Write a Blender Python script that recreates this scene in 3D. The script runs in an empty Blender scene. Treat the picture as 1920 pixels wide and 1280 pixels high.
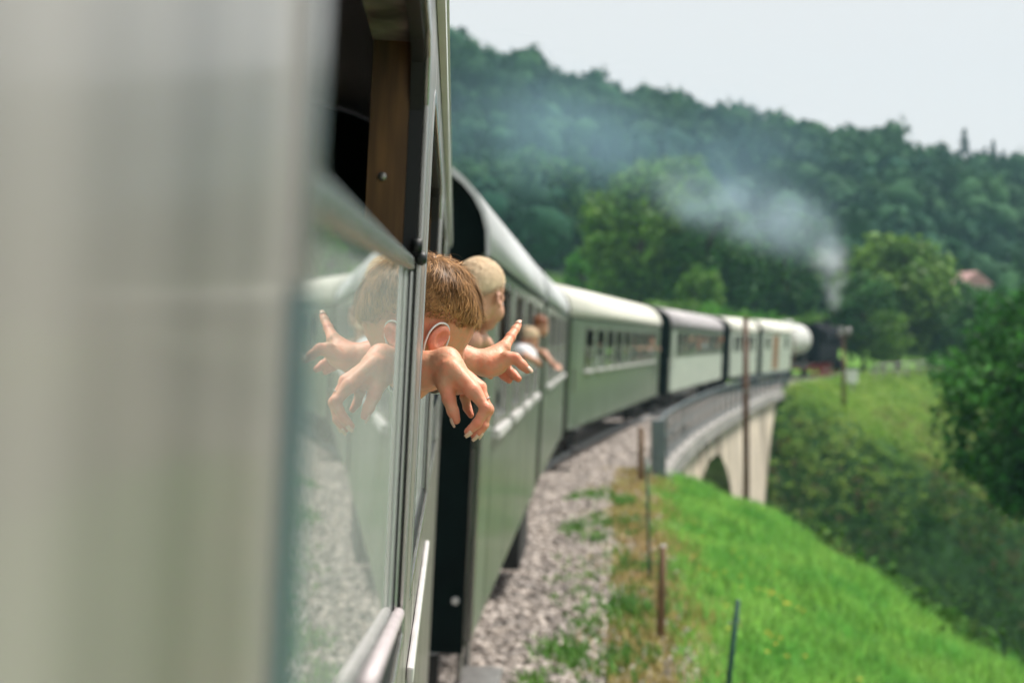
import bpy, bmesh, math, random
import numpy as np
from mathutils import Vector, Matrix

R = math.radians
rng = np.random.default_rng(7)
random.seed(7)
scene = bpy.context.scene
COL = scene.collection
CZ = 2.9            # camera height above the ballast
F = 50.0 / 36.0 * 1920.0

# ------------------------------------------------------------------ camera, sky, sun, exposure
cam_d = bpy.data.cameras.new('camera')
cam_d.lens = 50; cam_d.sensor_width = 36; cam_d.clip_start = 0.01; cam_d.clip_end = 3000
cam_d.dof.use_dof = True; cam_d.dof.focus_distance = 2.5; cam_d.dof.aperture_fstop = 3.5
cam = bpy.data.objects.new('camera', cam_d); COL.objects.link(cam)
cam.location = (0, 0, CZ); cam.rotation_euler = (R(90), 0, 0)
scene.camera = cam

SUN_EL, SUN_AZ = 58.0, 62.0      # azimuth: degrees to the right of the view direction
world = bpy.data.worlds.new('World'); scene.world = world; world.use_nodes = True
wn = world.node_tree.nodes; wl = world.node_tree.links
wn.clear()
w_out = wn.new('ShaderNodeOutputWorld')
w_sky = wn.new('ShaderNodeTexSky'); w_sky.sky_type = 'NISHITA'; w_sky.sun_disc = False
w_sky.sun_elevation = R(SUN_EL); w_sky.sun_rotation = R(SUN_AZ)
w_bg = wn.new('ShaderNodeBackground'); w_bg.inputs['Strength'].default_value = 0.06
w_cl = wn.new('ShaderNodeBackground'); w_cl.inputs['Strength'].default_value = 0.70
w_cl.inputs['Color'].default_value = (0.975, 0.965, 0.955, 1)     # the even overcast layer
w_mix = wn.new('ShaderNodeMixShader'); w_mix.inputs[0].default_value = 0.88
wl.new(w_sky.outputs[0], w_bg.inputs[0]); wl.new(w_bg.outputs[0], w_mix.inputs[1])
wl.new(w_cl.outputs[0], w_mix.inputs[2]); wl.new(w_mix.outputs[0], w_out.inputs[0])

sun_d = bpy.data.lights.new('sun', 'SUN'); sun_d.energy = 4.6; sun_d.angle = R(14); sun_d.color = (1.0, 0.95, 0.88)
sun = bpy.data.objects.new('sun', sun_d); COL.objects.link(sun)
_sd = Vector((math.sin(R(SUN_AZ)) * math.cos(R(SUN_EL)), math.cos(R(SUN_AZ)) * math.cos(R(SUN_EL)), math.sin(R(SUN_EL))))
sun.rotation_euler = _sd.to_track_quat('Z', 'Y').to_euler()

vs = scene.view_settings
scene.display_settings.display_device = 'sRGB'
vs.view_transform = 'Standard'; vs.look = 'None'; vs.exposure = 0.48; vs.gamma = 1.0; vs.use_curve_mapping = False
scene.cycles.use_denoising = True; scene.cycles.use_adaptive_sampling = True; scene.cycles.adaptive_threshold = 0.03
scene.cycles.max_bounces = 6; scene.cycles.transparent_max_bounces = 10; scene.cycles.volume_bounces = 1
scene.cycles.glossy_bounces = 3; scene.cycles.diffuse_bounces = 2
scene.cycles.volume_step_rate = 4.0; scene.cycles.volume_max_steps = 128
scene.cycles.sample_clamp_indirect = 6

# ------------------------------------------------------------------ helpers
def P(px, py, d):
    """photo pixel + distance along the view -> world point"""
    return np.array(((px - 960) / F * d, d, CZ + (640 - py) / F * d))

def tag(o, label=None, cat=None, group=None, kind=None):
    if label: o['label'] = label
    if cat: o['category'] = cat
    if group: o['group'] = group
    if kind: o['kind'] = kind
    return o

def empty(name, loc=(0, 0, 0), rot=(0, 0, 0)):
    o = bpy.data.objects.new(name, None); COL.objects.link(o)
    o.location = loc; o.rotation_euler = rot; o.empty_display_size = 0.2
    return o

def link(name, me, m, parent=None, smooth=False, loc=None):
    o = bpy.data.objects.new(name, me); COL.objects.link(o)
    if m is not None and not me.materials: me.materials.append(m)
    if parent is not None: o.parent = parent
    if loc is not None: o.location = loc
    if smooth: me.polygons.foreach_set('use_smooth', [True] * len(me.polygons))
    return o

def np_mesh(name, V, Fc):
    """V (n,3); Fc (m,k) equal sized faces"""
    V = np.asarray(V, dtype=np.float32); Fc = np.asarray(Fc, dtype=np.int32)
    me = bpy.data.meshes.new(name)
    k = Fc.shape[1]
    me.vertices.add(len(V)); me.vertices.foreach_set('co', V.ravel())
    me.loops.add(Fc.size); me.loops.foreach_set('vertex_index', Fc.ravel())
    me.polygons.add(len(Fc)); me.polygons.foreach_set('loop_start', np.arange(0, Fc.size, k, dtype=np.int32))
    me.update(calc_edges=True); me.validate()
    return me

class MB:
    def __init__(s): s.v = []; s.f = []
    def add(s, V, Fc):
        o = len(s.v); s.v += [tuple(map(float, p)) for p in V]; s.f += [tuple(i + o for i in q) for q in Fc]; return s
    def box(s, x0, x1, y0, y1, z0, z1):
        x0, x1 = min(x0, x1), max(x0, x1); y0, y1 = min(y0, y1), max(y0, y1); z0, z1 = min(z0, z1), max(z0, z1)
        V = [(x0, y0, z0), (x1, y0, z0), (x1, y1, z0), (x0, y1, z0), (x0, y0, z1), (x1, y0, z1), (x1, y1, z1), (x0, y1, z1)]
        return s.add(V, [(0, 3, 2, 1), (4, 5, 6, 7), (0, 1, 5, 4), (1, 2, 6, 5), (2, 3, 7, 6), (3, 0, 4, 7)])
    def prism_x(s, poly, x0, x1):      # poly of (y,z), extruded along x
        n = len(poly)
        V = [(x0, y, z) for y, z in poly] + [(x1, y, z) for y, z in poly]
        Fc = [tuple(range(n))[::-1], tuple(range(n, 2 * n))] + [(i, (i + 1) % n, n + (i + 1) % n, n + i) for i in range(n)]
        return s.add(V, Fc)
    def prism_y(s, poly, y0, y1):      # poly of (x,z), extruded along y
        n = len(poly)
        V = [(x, y0, z) for x, z in poly] + [(x, y1, z) for x, z in poly]
        Fc = [tuple(range(n)), tuple(range(n, 2 * n))[::-1]] + [((i + 1) % n, i, n + i, n + (i + 1) % n) for i in range(n)]
        return s.add(V, Fc)
    def tube(s, pts, r, n=8, cap=True):
        pts = [Vector(p) for p in pts]; rs = r if hasattr(r, '__len__') else [r] * len(pts)
        V = []
        for i, p in enumerate(pts):
            a = pts[max(i - 1, 0)]; b = pts[min(i + 1, len(pts) - 1)]
            t = (b - a).normalized()
            u = t.cross(Vector((0, 0, 1)))
            if u.length < 1e-3: u = Vector((1, 0, 0))
            u.normalize(); w = u.cross(t).normalized()
            for k in range(n):
                a_ = 2 * math.pi * k / n
                V.append(p + (u * math.cos(a_) + w * math.sin(a_)) * rs[i])
        Fc = []
        for i in range(len(pts) - 1):
            for k in range(n):
                Fc.append((i * n + k, i * n + (k + 1) % n, (i + 1) * n + (k + 1) % n, (i + 1) * n + k))
        if cap:
            Fc.append(tuple(range(n))[::-1]); Fc.append(tuple(range((len(pts) - 1) * n, len(pts) * n)))
        return s.add(V, Fc)
    def lathe(s, prof, c, axis='x', n=24):  # prof (r, h) along axis
        V = []
        for r_, h in prof:
            for k in range(n):
                a = 2 * math.pi * k / n
                q = {'x': (h, r_ * math.cos(a), r_ * math.sin(a)), 'y': (r_ * math.cos(a), h, r_ * math.sin(a)), 'z': (r_ * math.cos(a), r_ * math.sin(a), h)}[axis]
                V.append((c[0] + q[0], c[1] + q[1], c[2] + q[2]))
        Fc = []
        for i in range(len(prof) - 1):
            for k in range(n):
                Fc.append((i * n + k, i * n + (k + 1) % n, (i + 1) * n + (k + 1) % n, (i + 1) * n + k))
        Fc.append(tuple(range(n))[::-1]); Fc.append(tuple(range((len(prof) - 1) * n, len(prof) * n)))
        return s.add(V, Fc)
    def build(s, name, m, parent=None, smooth=False, bevel=0, loc=None):
        me = bpy.data.meshes.new(name); me.from_pydata(s.v, [], s.f); me.update()
        bm = bmesh.new(); bm.from_mesh(me); bmesh.ops.recalc_face_normals(bm, faces=bm.faces); bm.to_mesh(me); bm.free()
        o = link(name, me, m, parent, smooth, loc)
        if bevel:
            b = o.modifiers.new('bevel', 'BEVEL'); b.width = bevel; b.segments = 2; b.limit_method = 'ANGLE'; b.angle_limit = R(40)
        return o

# ------------------------------------------------------------------ materials
def mat(name, col, rough=0.6, metal=0.0, var=0.12, scale=4.0, bump=0.0, bscale=60.0, coat=0.0, spec=0.5, sss=0.0,
        col2=None, stretch=(1, 1, 1), island=0.0, translucent=0.0, flush=None, bdist=0.01):
    m = bpy.data.materials.new(name); m.use_nodes = True
    n = m.node_tree.nodes; l = m.node_tree.links
    b = n['Principled BSDF']
    b.inputs['Roughness'].default_value = rough; b.inputs['Metallic'].default_value = metal
    b.inputs['Specular IOR Level'].default_value = spec; b.inputs['Coat Weight'].default_value = coat
    b.inputs['Coat Roughness'].default_value = 0.12
    if sss:
        b.inputs['Subsurface Weight'].default_value = sss; b.inputs['Subsurface Radius'].default_value = (1.0, 0.35, 0.2)
        b.inputs['Subsurface Scale'].default_value = 0.006
    tc = n.new('ShaderNodeTexCoord'); mp = n.new('ShaderNodeMapping'); mp.inputs['Scale'].default_value = stretch
    l.new(tc.outputs['Object'], mp.inputs[0])
    nz = n.new('ShaderNodeTexNoise'); nz.inputs['Scale'].default_value = scale; nz.inputs['Detail'].default_value = 5
    l.new(mp.outputs[0], nz.inputs[0])
    c1 = col; c2 = col2 if col2 else col
    rp = n.new('ShaderNodeValToRGB')
    lo = 1 - var; hi = 1 + var
    rp.color_ramp.elements[0].color = (c1[0] * lo, c1[1] * lo, c1[2] * lo, 1); rp.color_ramp.elements[0].position = 0.33
    rp.color_ramp.elements[1].color = (c2[0] * hi, c2[1] * hi, c2[2] * hi, 1); rp.color_ramp.elements[1].position = 0.67
    l.new(nz.outputs[0], rp.inputs[0])
    out_col = rp.outputs[0]
    if island:
        ge = n.new('ShaderNodeNewGeometry'); hs = n.new('ShaderNodeHueSaturation')
        mr = n.new('ShaderNodeMapRange'); mr.inputs[3].default_value = 1 - island; mr.inputs[4].default_value = 1 + island
        l.new(ge.outputs['Random Per Island'], mr.inputs[0]); l.new(mr.outputs[0], hs.inputs['Value'])
        l.new(out_col, hs.inputs['Color']); out_col = hs.outputs[0]
    if flush:
        fa = n.new('ShaderNodeVertexColor'); fa.layer_name = 'flush'
        fm = n.new('ShaderNodeMix'); fm.data_type = 'RGBA'
        l.new(fa.outputs[0], fm.inputs[0]); l.new(out_col, fm.inputs[6]); fm.inputs[7].default_value = (*flush, 1); out_col = fm.outputs[2]
    l.new(out_col, b.inputs['Base Color'])
    if bump:
        n2 = n.new('ShaderNodeTexNoise'); n2.inputs['Scale'].default_value = bscale; n2.inputs['Detail'].default_value = 4
        l.new(mp.outputs[0], n2.inputs[0])
        bp = n.new('ShaderNodeBump'); bp.inputs['Strength'].default_value = bump; bp.inputs['Distance'].default_value = bdist
        l.new(n2.outputs[0], bp.inputs['Height']); l.new(bp.outputs[0], b.inputs['Normal'])
    if translucent:
        tr = n.new('ShaderNodeBsdfTranslucent'); l.new(out_col, tr.inputs[0])
        mx = n.new('ShaderNodeMixShader'); mx.inputs[0].default_value = translucent
        l.new(b.outputs[0], mx.inputs[1]); l.new(tr.outputs[0], mx.inputs[2]); l.new(mx.outputs[0], n['Material Output'].inputs[0])
    return m

def glass_mat(name, tint=(0.86, 0.92, 0.9), f0=0.05, power=5.0, dust=0.0):
    m = bpy.data.materials.new(name); m.use_nodes = True
    n = m.node_tree.nodes; l = m.node_tree.links; n.clear()
    o = n.new('ShaderNodeOutputMaterial'); t = n.new('ShaderNodeBsdfTransparent'); t.inputs[0].default_value = (*tint, 1)
    g = n.new('ShaderNodeBsdfGlossy'); g.inputs['Roughness'].default_value = 0.0; g.inputs[0].default_value = (0.92, 0.95, 0.94, 1)
    lw = n.new('ShaderNodeLayerWeight'); lw.inputs['Blend'].default_value = 0.5
    pw = n.new('ShaderNodeMath'); pw.operation = 'POWER'; pw.inputs[1].default_value = power
    ml = n.new('ShaderNodeMath'); ml.operation = 'MULTIPLY_ADD'; ml.inputs[1].default_value = 1 - f0; ml.inputs[2].default_value = f0
    mx = n.new('ShaderNodeMixShader')
    l.new(lw.outputs['Facing'], pw.inputs[0]); l.new(pw.outputs[0], ml.inputs[0]); l.new(ml.outputs[0], mx.inputs[0])
    l.new(t.outputs[0], mx.inputs[1]); l.new(g.outputs[0], mx.inputs[2])
    if dust:
        df = n.new('ShaderNodeBsdfDiffuse'); df.inputs[0].default_value = (0.50, 0.53, 0.51, 1)
        tc = n.new('ShaderNodeTexCoord'); mp = n.new('ShaderNodeMapping'); mp.inputs['Scale'].default_value = (1, 6, .8); l.new(tc.outputs['Object'], mp.inputs[0])
        nz = n.new('ShaderNodeTexNoise'); nz.inputs['Scale'].default_value = 6; nz.inputs['Detail'].default_value = 5; l.new(mp.outputs[0], nz.inputs[0])
        mr = n.new('ShaderNodeMapRange'); mr.inputs[1].default_value = .3; mr.inputs[2].default_value = .7; mr.inputs[3].default_value = dust * .6; mr.inputs[4].default_value = dust * 1.4
        l.new(nz.outputs[0], mr.inputs[0])
        m2 = n.new('ShaderNodeMixShader'); l.new(mr.outputs[0], m2.inputs[0]); l.new(mx.outputs[0], m2.inputs[1]); l.new(df.outputs[0], m2.inputs[2]); mx = m2
    l.new(mx.outputs[0], o.inputs[0])
    return m

M = {}
M['green'] = mat('coach_green', (0.10, 0.145, 0.092), 0.33, var=0.2, scale=2.2, bump=0.15, bscale=2.2, stretch=(1, 1, 0.25), coat=0.25, col2=(0.115, 0.15, 0.11))
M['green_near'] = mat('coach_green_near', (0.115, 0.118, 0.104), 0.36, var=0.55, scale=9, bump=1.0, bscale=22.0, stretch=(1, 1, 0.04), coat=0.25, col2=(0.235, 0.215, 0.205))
M['pale_green'] = mat('pale_green_paint', (0.36, 0.42, 0.35), 0.45, var=0.12, scale=1.5, col2=(0.42, 0.46, 0.39))
M['dark'] = mat('dark_end', (0.003, 0.009, 0.009), 0.9, spec=0.15, var=0.3, scale=3)
M['under'] = mat('underframe_grime', (0.012, 0.012, 0.012), 0.75, var=0.4, scale=6)
M['steel'] = mat('worn_steel', (0.30, 0.29, 0.28), 0.4, metal=0.7, var=0.25, scale=20)
M['roof_silver'] = mat('roof_silver', (0.56, 0.57, 0.585), 0.5, var=0.1, scale=1.2, stretch=(1, .3, 1), bump=0.1, bscale=3)
M['roof_cream'] = mat('roof_cream', (0.66, 0.66, 0.575), 0.55, var=0.08, scale=1.2, col2=(0.62, 0.60, 0.53))
M['roof_grey'] = mat('roof_grey', (0.36, 0.335, 0.345), 0.55, var=0.1, scale=1.2)
M['alu'] = mat('window_alu', (0.44, 0.44, 0.415), 0.24, metal=0.85, var=0.12, scale=14, bump=0.1, bscale=30, stretch=(1, 1, .15))
M['white_trim'] = mat('white_trim', (0.62, 0.60, 0.59), 0.4, metal=0.2, var=0.1, scale=10)
M['pinkish_trim'] = mat('pinkish_trim', (0.42, 0.37, 0.38), 0.45, var=0.15, scale=20)
M['rubber'] = mat('rubber', (0.006, 0.009, 0.010), 0.5, var=0.2)
M['teal'] = mat('teal_trim', (0.05, 0.17, 0.21), 0.35, var=0.2, scale=3)
M['wood_panel'] = mat('wood_panel', (0.095, 0.046, 0.013), 0.5, var=0.45, scale=7, stretch=(6, 6, 0.6), coat=0.1, col2=(0.13, 0.063, 0.018))
M['interior'] = mat('interior_lining', (0.018, 0.016, 0.012), 0.7, var=0.3)
M['glass'] = glass_mat('window_glass')
M['dusty_glass'] = glass_mat('dusty_window_glass', dust=0.30)
M['stone'] = mat('viaduct_stone', (0.36, 0.30, 0.235), 0.9, var=0.3, scale=0.7, stretch=(1, 1, 0.25), bump=0.4, bscale=8, col2=(0.58, 0.50, 0.40))
M['coping'] = mat('coping_stone', (0.26, 0.25, 0.235), 0.9, var=0.3, scale=1.2, bump=0.3, bscale=10)
M['rail_paint'] = mat('railing_paint', (0.12, 0.15, 0.165), 0.5, var=0.2, scale=8)
M['pole_wood'] = mat('pole_wood', (0.12, 0.06, 0.038), 0.8, var=0.3, scale=4, stretch=(4, 4, .4), bump=0.4, bscale=20)
M['post_wood'] = mat('post_wood', (0.17, 0.10, 0.055), 0.85, var=0.35, scale=12, stretch=(3, 3, .5), bump=0.5, bscale=30)
M['stake'] = mat('green_stake', (0.01, 0.07, 0.055), 0.4, var=0.2)
M['ballast'] = mat('ballast', (0.17, 0.145, 0.13), 0.95, var=0.35, scale=14, bump=0.8, bscale=24, col2=(0.25, 0.22, 0.20))
M['stones'] = mat('ballast_stones', (0.36, 0.32, 0.295), 0.9, var=0.15, scale=3, island=0.5, col2=(0.33, 0.285, 0.25))
M['black_paint'] = mat('loco_black', (0.004, 0.005, 0.009), 0.75, spec=0.08, var=0.3, scale=2)
M['red_paint'] = mat('loco_red', (0.32, 0.012, 0.018), 0.4, var=0.2)
M['tank'] = mat('tank_silver', (0.56, 0.56, 0.53), 0.5, var=0.14, scale=1)
M['white_paint'] = mat('white_paint', (0.75, 0.75, 0.72), 0.5, var=0.08)
M['brown_door'] = mat('brown_door', (0.22, 0.11, 0.045), 0.5, var=0.2)
M['skin'] = mat('skin', (0.68, 0.375, 0.235), 0.50, var=0.08, scale=55, sss=0.16, bump=0.5, bscale=130, bdist=.0022, flush=(.66, .17, .10), col2=(0.74, 0.285, 0.17), spec=0.4)
M['skin_far'] = mat('skin_plain', (0.58, 0.30, 0.20), 0.5, var=0.1, scale=10)
M['nail'] = mat('nail', (0.72, 0.48, 0.36), 0.3, var=0.05, spec=0.5)
M['hair_brown'] = mat('hair_brown', (0.27, 0.130, 0.047), 0.45, var=0.15, scale=12, island=0.7, spec=0.18, col2=(0.42, 0.225, 0.090))
M['hair_blond'] = mat('hair_blond', (0.80, 0.62, 0.42), 0.6, var=0.08, scale=12, island=0.2, spec=0.15)
M['hair_red'] = mat('hair_red', (0.28, 0.085, 0.025), 0.5, var=0.2, scale=20)
M['hair_dark'] = mat('hair_dark', (0.045, 0.026, 0.016), 0.5, var=0.2, scale=20)
M['cloth_white'] = mat('cloth_white', (0.74, 0.75, 0.78), 0.9, var=0.06, scale=14, bump=0.2, bscale=30)
M['cloth_navy'] = mat('cloth_navy', (0.010, 0.014, 0.035), 0.9, var=0.2, scale=14)
M['cloth_grey'] = mat('cloth_grey', (0.22, 0.24, 0.27), 0.9, var=0.12, scale=14)
M['cloth_red'] = mat('cloth_red', (0.42, 0.09, 0.05), 0.9, var=0.12, scale=14)
M['mask'] = mat('mask_fabric', (0.62, 0.72, 0.80), 0.9, var=0.05, scale=30)
M['elastic'] = mat('mask_elastic', (0.85, 0.85, 0.86), 0.9, var=0.03)
M['bark'] = mat('bark', (0.075, 0.055, 0.04), 0.95, var=0.3, scale=5, stretch=(3, 3, .5))
def leafm(name, c, c2, isl=0.45, tr=0.3, scale=0.25): return mat(name, c, 0.6, var=0.1, scale=scale, island=isl, translucent=tr, col2=c2, spec=0.15)
M['leaf_hill'] = mat('leaf_hill', (0.011, 0.056, 0.032), 0.85, var=0.12, scale=0.045, island=0.3, translucent=0.12, col2=(0.036, 0.096, 0.032), spec=0.08)
M['leaf_mid'] = leafm('leaf_mid', (0.085, 0.20, 0.032), (0.14, 0.25, 0.042))
M['leaf_dark'] = leafm('leaf_dark', (0.03, 0.115, 0.03), (0.06, 0.155, 0.034))
M['leaf_light'] = leafm('leaf_light', (0.085, 0.21, 0.03), (0.13, 0.25, 0.04))
M['leaf_bright'] = leafm('leaf_bright', (0.07, 0.25, 0.028), (0.13, 0.30, 0.035))
M['leaf_near'] = leafm('leaf_near', (0.026, 0.125, 0.028), (0.065, 0.20, 0.036), 0.6)
M['needle'] = leafm('needle', (0.016, 0.045, 0.032), (0.025, 0.06, 0.038), 0.3, 0.1)
M['grass'] = leafm('grass_blades', (0.16, 0.45, 0.09), (0.29, 0.50, 0.11), 0.5, 0.35, 0.9)
M['drygrass'] = leafm('dry_grass', (0.44, 0.31, 0.15), (0.36, 0.35, 0.11), 0.4, 0.3, 0.8)
M['weed'] = leafm('weeds', (0.08, 0.23, 0.045), (0.13, 0.26, 0.05), 0.4, 0.3, 0.8)
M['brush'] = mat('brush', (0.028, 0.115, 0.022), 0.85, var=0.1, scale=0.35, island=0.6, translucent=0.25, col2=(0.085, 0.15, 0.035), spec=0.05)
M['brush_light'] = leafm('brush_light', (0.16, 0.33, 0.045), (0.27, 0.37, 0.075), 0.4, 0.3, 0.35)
M['brush_dead'] = leafm('brush_dead', (0.15, 0.085, 0.05), (0.20, 0.12, 0.06), 0.4, 0.2, 0.5)
M['flower'] = mat('yellow_petals', (0.65, 0.48, 0.02), 0.6, var=0.1)
M['tile_roof'] = mat('roof_tiles', (0.46, 0.27, 0.25), 0.8, var=0.15, scale=2)
M['render_wall'] = mat('rendered_wall', (0.62, 0.58, 0.52), 0.9, var=0.08)

# ------------------------------------------------------------------ track line: X of the coaches' right side against Y
_KY = np.array([-40., -12, 0, 9.2, 19.2, 30, 41, 52.5, 64.5, 76, 86.5, 97, 117, 150, 185, 230, 300])
_KX = np.array([3.6, 0.5, -0.12, -0.2, 0.42, 1.2, 3.05, 5.6, 8.55, 11.5, 15.0, 19.1, 27.6, 47.0, 76., 122., 210.])
def pchip(xk, yk, x):
    h = np.diff(xk); d = np.diff(yk) / h
    m = np.zeros(len(xk)); m[0] = d[0]; m[-1] = d[-1]
    for i in range(1, len(xk) - 1):
        if d[i - 1] * d[i] <= 0: m[i] = 0
        else:
            w1 = 2 * h[i] + h[i - 1]; w2 = h[i] + 2 * h[i - 1]
            m[i] = (w1 + w2) / (w1 / d[i - 1] + w2 / d[i])
    x = np.asarray(x, float); i = np.clip(np.searchsorted(xk, x) - 1, 0, len(xk) - 2)
    t = (x - xk[i]) / h[i]
    return (1 + 2 * t) * (1 - t) ** 2 * yk[i] + t * (1 - t) ** 2 * h[i] * m[i] + t * t * (3 - 2 * t) * yk[i + 1] + t * t * (t - 1) * h[i] * m[i + 1]
def Xs(y): return pchip(_KY, _KX, np.clip(y, -40, 300))
def slope_at(y): return (Xs(np.asarray(y) + 0.8) - Xs(np.asarray(y) - 0.8)) / 1.6
def track(y, t, z=0.0):
    """point at offset t to the right of the coach side, at track position y"""
    s = float(slope_at(y)); c = 1 / math.sqrt(1 + s * s)
    return (float(Xs(y)) + t * c, y - t * s * c, z)
def sm(a, b, x):
    t = np.clip((x - a) / (b - a), 0, 1); return t * t * (3 - 2 * t)
BR0, BR1 = 31.6, 85.0     # the viaduct, along the track

def terrain(X, Y):
    X = np.asarray(X, float); Y = np.asarray(Y, float)
    c = 1 / np.sqrt(1 + slope_at(Y) ** 2)
    t = (X - Xs(Y)) * c
    # foot point of the track for points right of it (moves forward with t on the curve)
    yf = Y + np.clip(t, -40, 60) * slope_at(Y) * c
    tsh = np.clip(10 - 0.178 * Y, 3.0, 9.0)
    near = -0.36 * np.clip(t - 1.7, 0, None) - 0.62 * np.clip(t - tsh, 0, None)
    far = -0.58 * np.clip(t - 2.6, 0, None)
    k = sm(38, 62, yf)
    right = near * (1 - k) + far * k
    valley = -13.0 * sm(BR0 + 0.5, BR0 + 17, yf) * (1 - sm(BR1 - 17, BR1 - 0.5, yf))
    right = right + valley * sm(-6, -3.0, t)
    right = np.maximum(right, -15 - 0.03 * np.abs(t))
    lift = np.clip(np.minimum(0.12 * np.clip(Y - 60, 0, 120), 0.25 * np.clip(-t - 6, 0, None)), 0, None)
    ridge = 76 - 0.26 * (X + 18)
    ridge = np.clip(ridge, 12, 92)
    z = np.where(t > 0, right, lift + valley * sm(-6, -3.0, t))
    left = t < -6
    hill = sm(198, 402, Y) ** 1.3 - 0.25 * sm(410, 600, Y)
    z = np.where(Y > 190, z + (ridge - z) * hill, z)
    bumps = 0.10 * np.sin(X * 1.7 + 0.6 * np.sin(Y * 1.1)) * np.sin(Y * 0.9 + 1.0) + 0.07 * np.sin(X * 3.9 + Y * 2.3)
    z = z + bumps * sm(2.2, 4.0, np.abs(t + 1.4) - 1.4)
    return z - 0.06
def tz(x, y): return float(terrain(np.array([x]), np.array([y]))[0])
def track_t(X, Y):
    return (X - Xs(Y)) / np.sqrt(1 + slope_at(Y) ** 2)

# ------------------------------------------------------------------ ground
def build_ground():
    gx = np.concatenate([np.arange(-340, -40, 12), np.arange(-40, -8, 3), np.arange(-8, 26, 0.45), np.arange(26, 70, 1.5), np.arange(70, 460, 10)])
    gy = np.concatenate([np.arange(-60, 0, 6), np.arange(0, 100, 0.8), np.arange(100, 200, 3), np.arange(200, 640, 9)])
    XX, YY = np.meshgrid(gx, gy)
    ZZ = terrain(XX, YY)
    V = np.stack([XX, YY, ZZ], -1).reshape(-1, 3)
    nx = len(gx); ny = len(gy)
    i = np.arange(ny - 1)[:, None] * nx + np.arange(nx - 1)[None, :]
    Fc = np.stack([i, i + 1, i + nx + 1, i + nx], -1).reshape(-1, 4)
    me = np_mesh('ground', V, Fc)
    t = track_t(V[:, 0], V[:, 1])
    # kind of ground cover: soil strip beside the ballast, lush bank, rough brush slope, forest floor, meadow
    soil = np.array([0.34, 0.255, 0.165]); lush = np.array([0.055, 0.16, 0.03]); rough = np.array([0.02, 0.055, 0.016])
    floor_ = np.array([0.022, 0.045, 0.02]); meadow = np.array([0.12, 0.25, 0.045])
    C = np.tile(lush, (len(V), 1))
    k = sm(36, 50, V[:, 1])[:, None]; C = C * (1 - k) + rough * k
    k = sm(78, 92, V[:, 1])[:, None] * (1 - sm(4, 14, t))[:, None]; C = C * (1 - k) + np.array([0.09, 0.19, 0.035]) * k
    k = (sm(0.2, 0.5, t) * (1 - sm(1.6, 2.2, t)) * (1 - sm(33, 36, V[:, 1])))[:, None]; C = C * (1 - k) + soil * k
    k = ((t < -5) & (V[:, 1] < 175)).astype(float)[:, None]; C = C * (1 - k) + meadow * k
    k = sm(172, 195, V[:, 1])[:, None]; C = C * (1 - k) + floor_ * k
    at = me.color_attributes.new('cover', 'FLOAT_COLOR', 'POINT')
    at.data.foreach_set('color', np.concatenate([C, np.ones((len(C), 1))], 1).astype(np.float32).ravel())
    m = bpy.data.materials.new('ground_cover'); m.use_nodes = True
    n = m.node_tree.nodes; l = m.node_tree.links; b = n['Principled BSDF']; b.inputs['Roughness'].default_value = 0.95; b.inputs['Specular IOR Level'].default_value = 0.08
    a = n.new('ShaderNodeVertexColor'); a.layer_name = 'cover'
    tc = n.new('ShaderNodeTexCoord'); nz = n.new('ShaderNodeTexNoise'); nz.inputs['Scale'].default_value = 1.3; nz.inputs['Detail'].default_value = 8
    l.new(tc.outputs['Object'], nz.inputs[0])
    mr = n.new('ShaderNodeMapRange'); mr.inputs[1].default_value = 0.25; mr.inputs[2].default_value = 0.75; mr.inputs[3].default_value = 0.55; mr.inputs[4].default_value = 1.4
    l.new(nz.outputs[0], mr.inputs[0])
    hs = n.new('ShaderNodeHueSaturation'); l.new(a.outputs[0], hs.inputs['Color']); l.new(mr.outputs[0], hs.inputs['Value'])
    l.new(hs.outputs[0], b.inputs['Base Color'])
    bp = n.new('ShaderNodeBump'); bp.inputs['Strength'].default_value = 0.6; bp.inputs['Distance'].default_value = 0.1
    l.new(nz.outputs[0], bp.inputs['Height']); l.new(bp.outputs[0], b.inputs['Normal'])
    o = link('ground', me, m, smooth=True); tag(o, 'green valley ground with grassy bank and wooded hillside', 'ground', kind='structure')
build_ground()

def strip(name, y0, y1, step, prof, m, parent=None, smooth=False):
    """profile (t,z) swept along the track"""
    ys = np.arange(y0, y1 + 1e-6, step); V = []; n = len(prof)
    for y in ys:
        for t, z in prof: V.append(track(float(y), t, z))
    Fc = []
    for i in range(len(ys) - 1):
        for k in range(n - 1):
            Fc.append((i * n + k, i * n + k + 1, (i + 1) * n + k + 1, (i + 1) * n + k))
    return link(name, np_mesh(name, V, Fc), m, parent, smooth)

bal = strip('ballast', -38, 220, 1.0, [(-5.6, -0.5), (-4.6, 0.0), (-2.8, 0.02), (-0.2, 0.02), (0.55, 0.0), (0.9, -0.02), (1.1, -0.05), (1.3, -0.35)], M['ballast'])
tag(bal, 'grey stone ballast bed running under the curving train', 'ballast', kind='structure')
for t in (-2.12, -0.68):
    o = strip('rail', -38, 200, 1.0, [(t - 0.07, 0.04), (t - 0.035, 0.17), (t + 0.035, 0.17), (t + 0.07, 0.04)], M['steel'])
    tag(o, 'steel running rail', 'rail', kind='structure')

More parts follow.
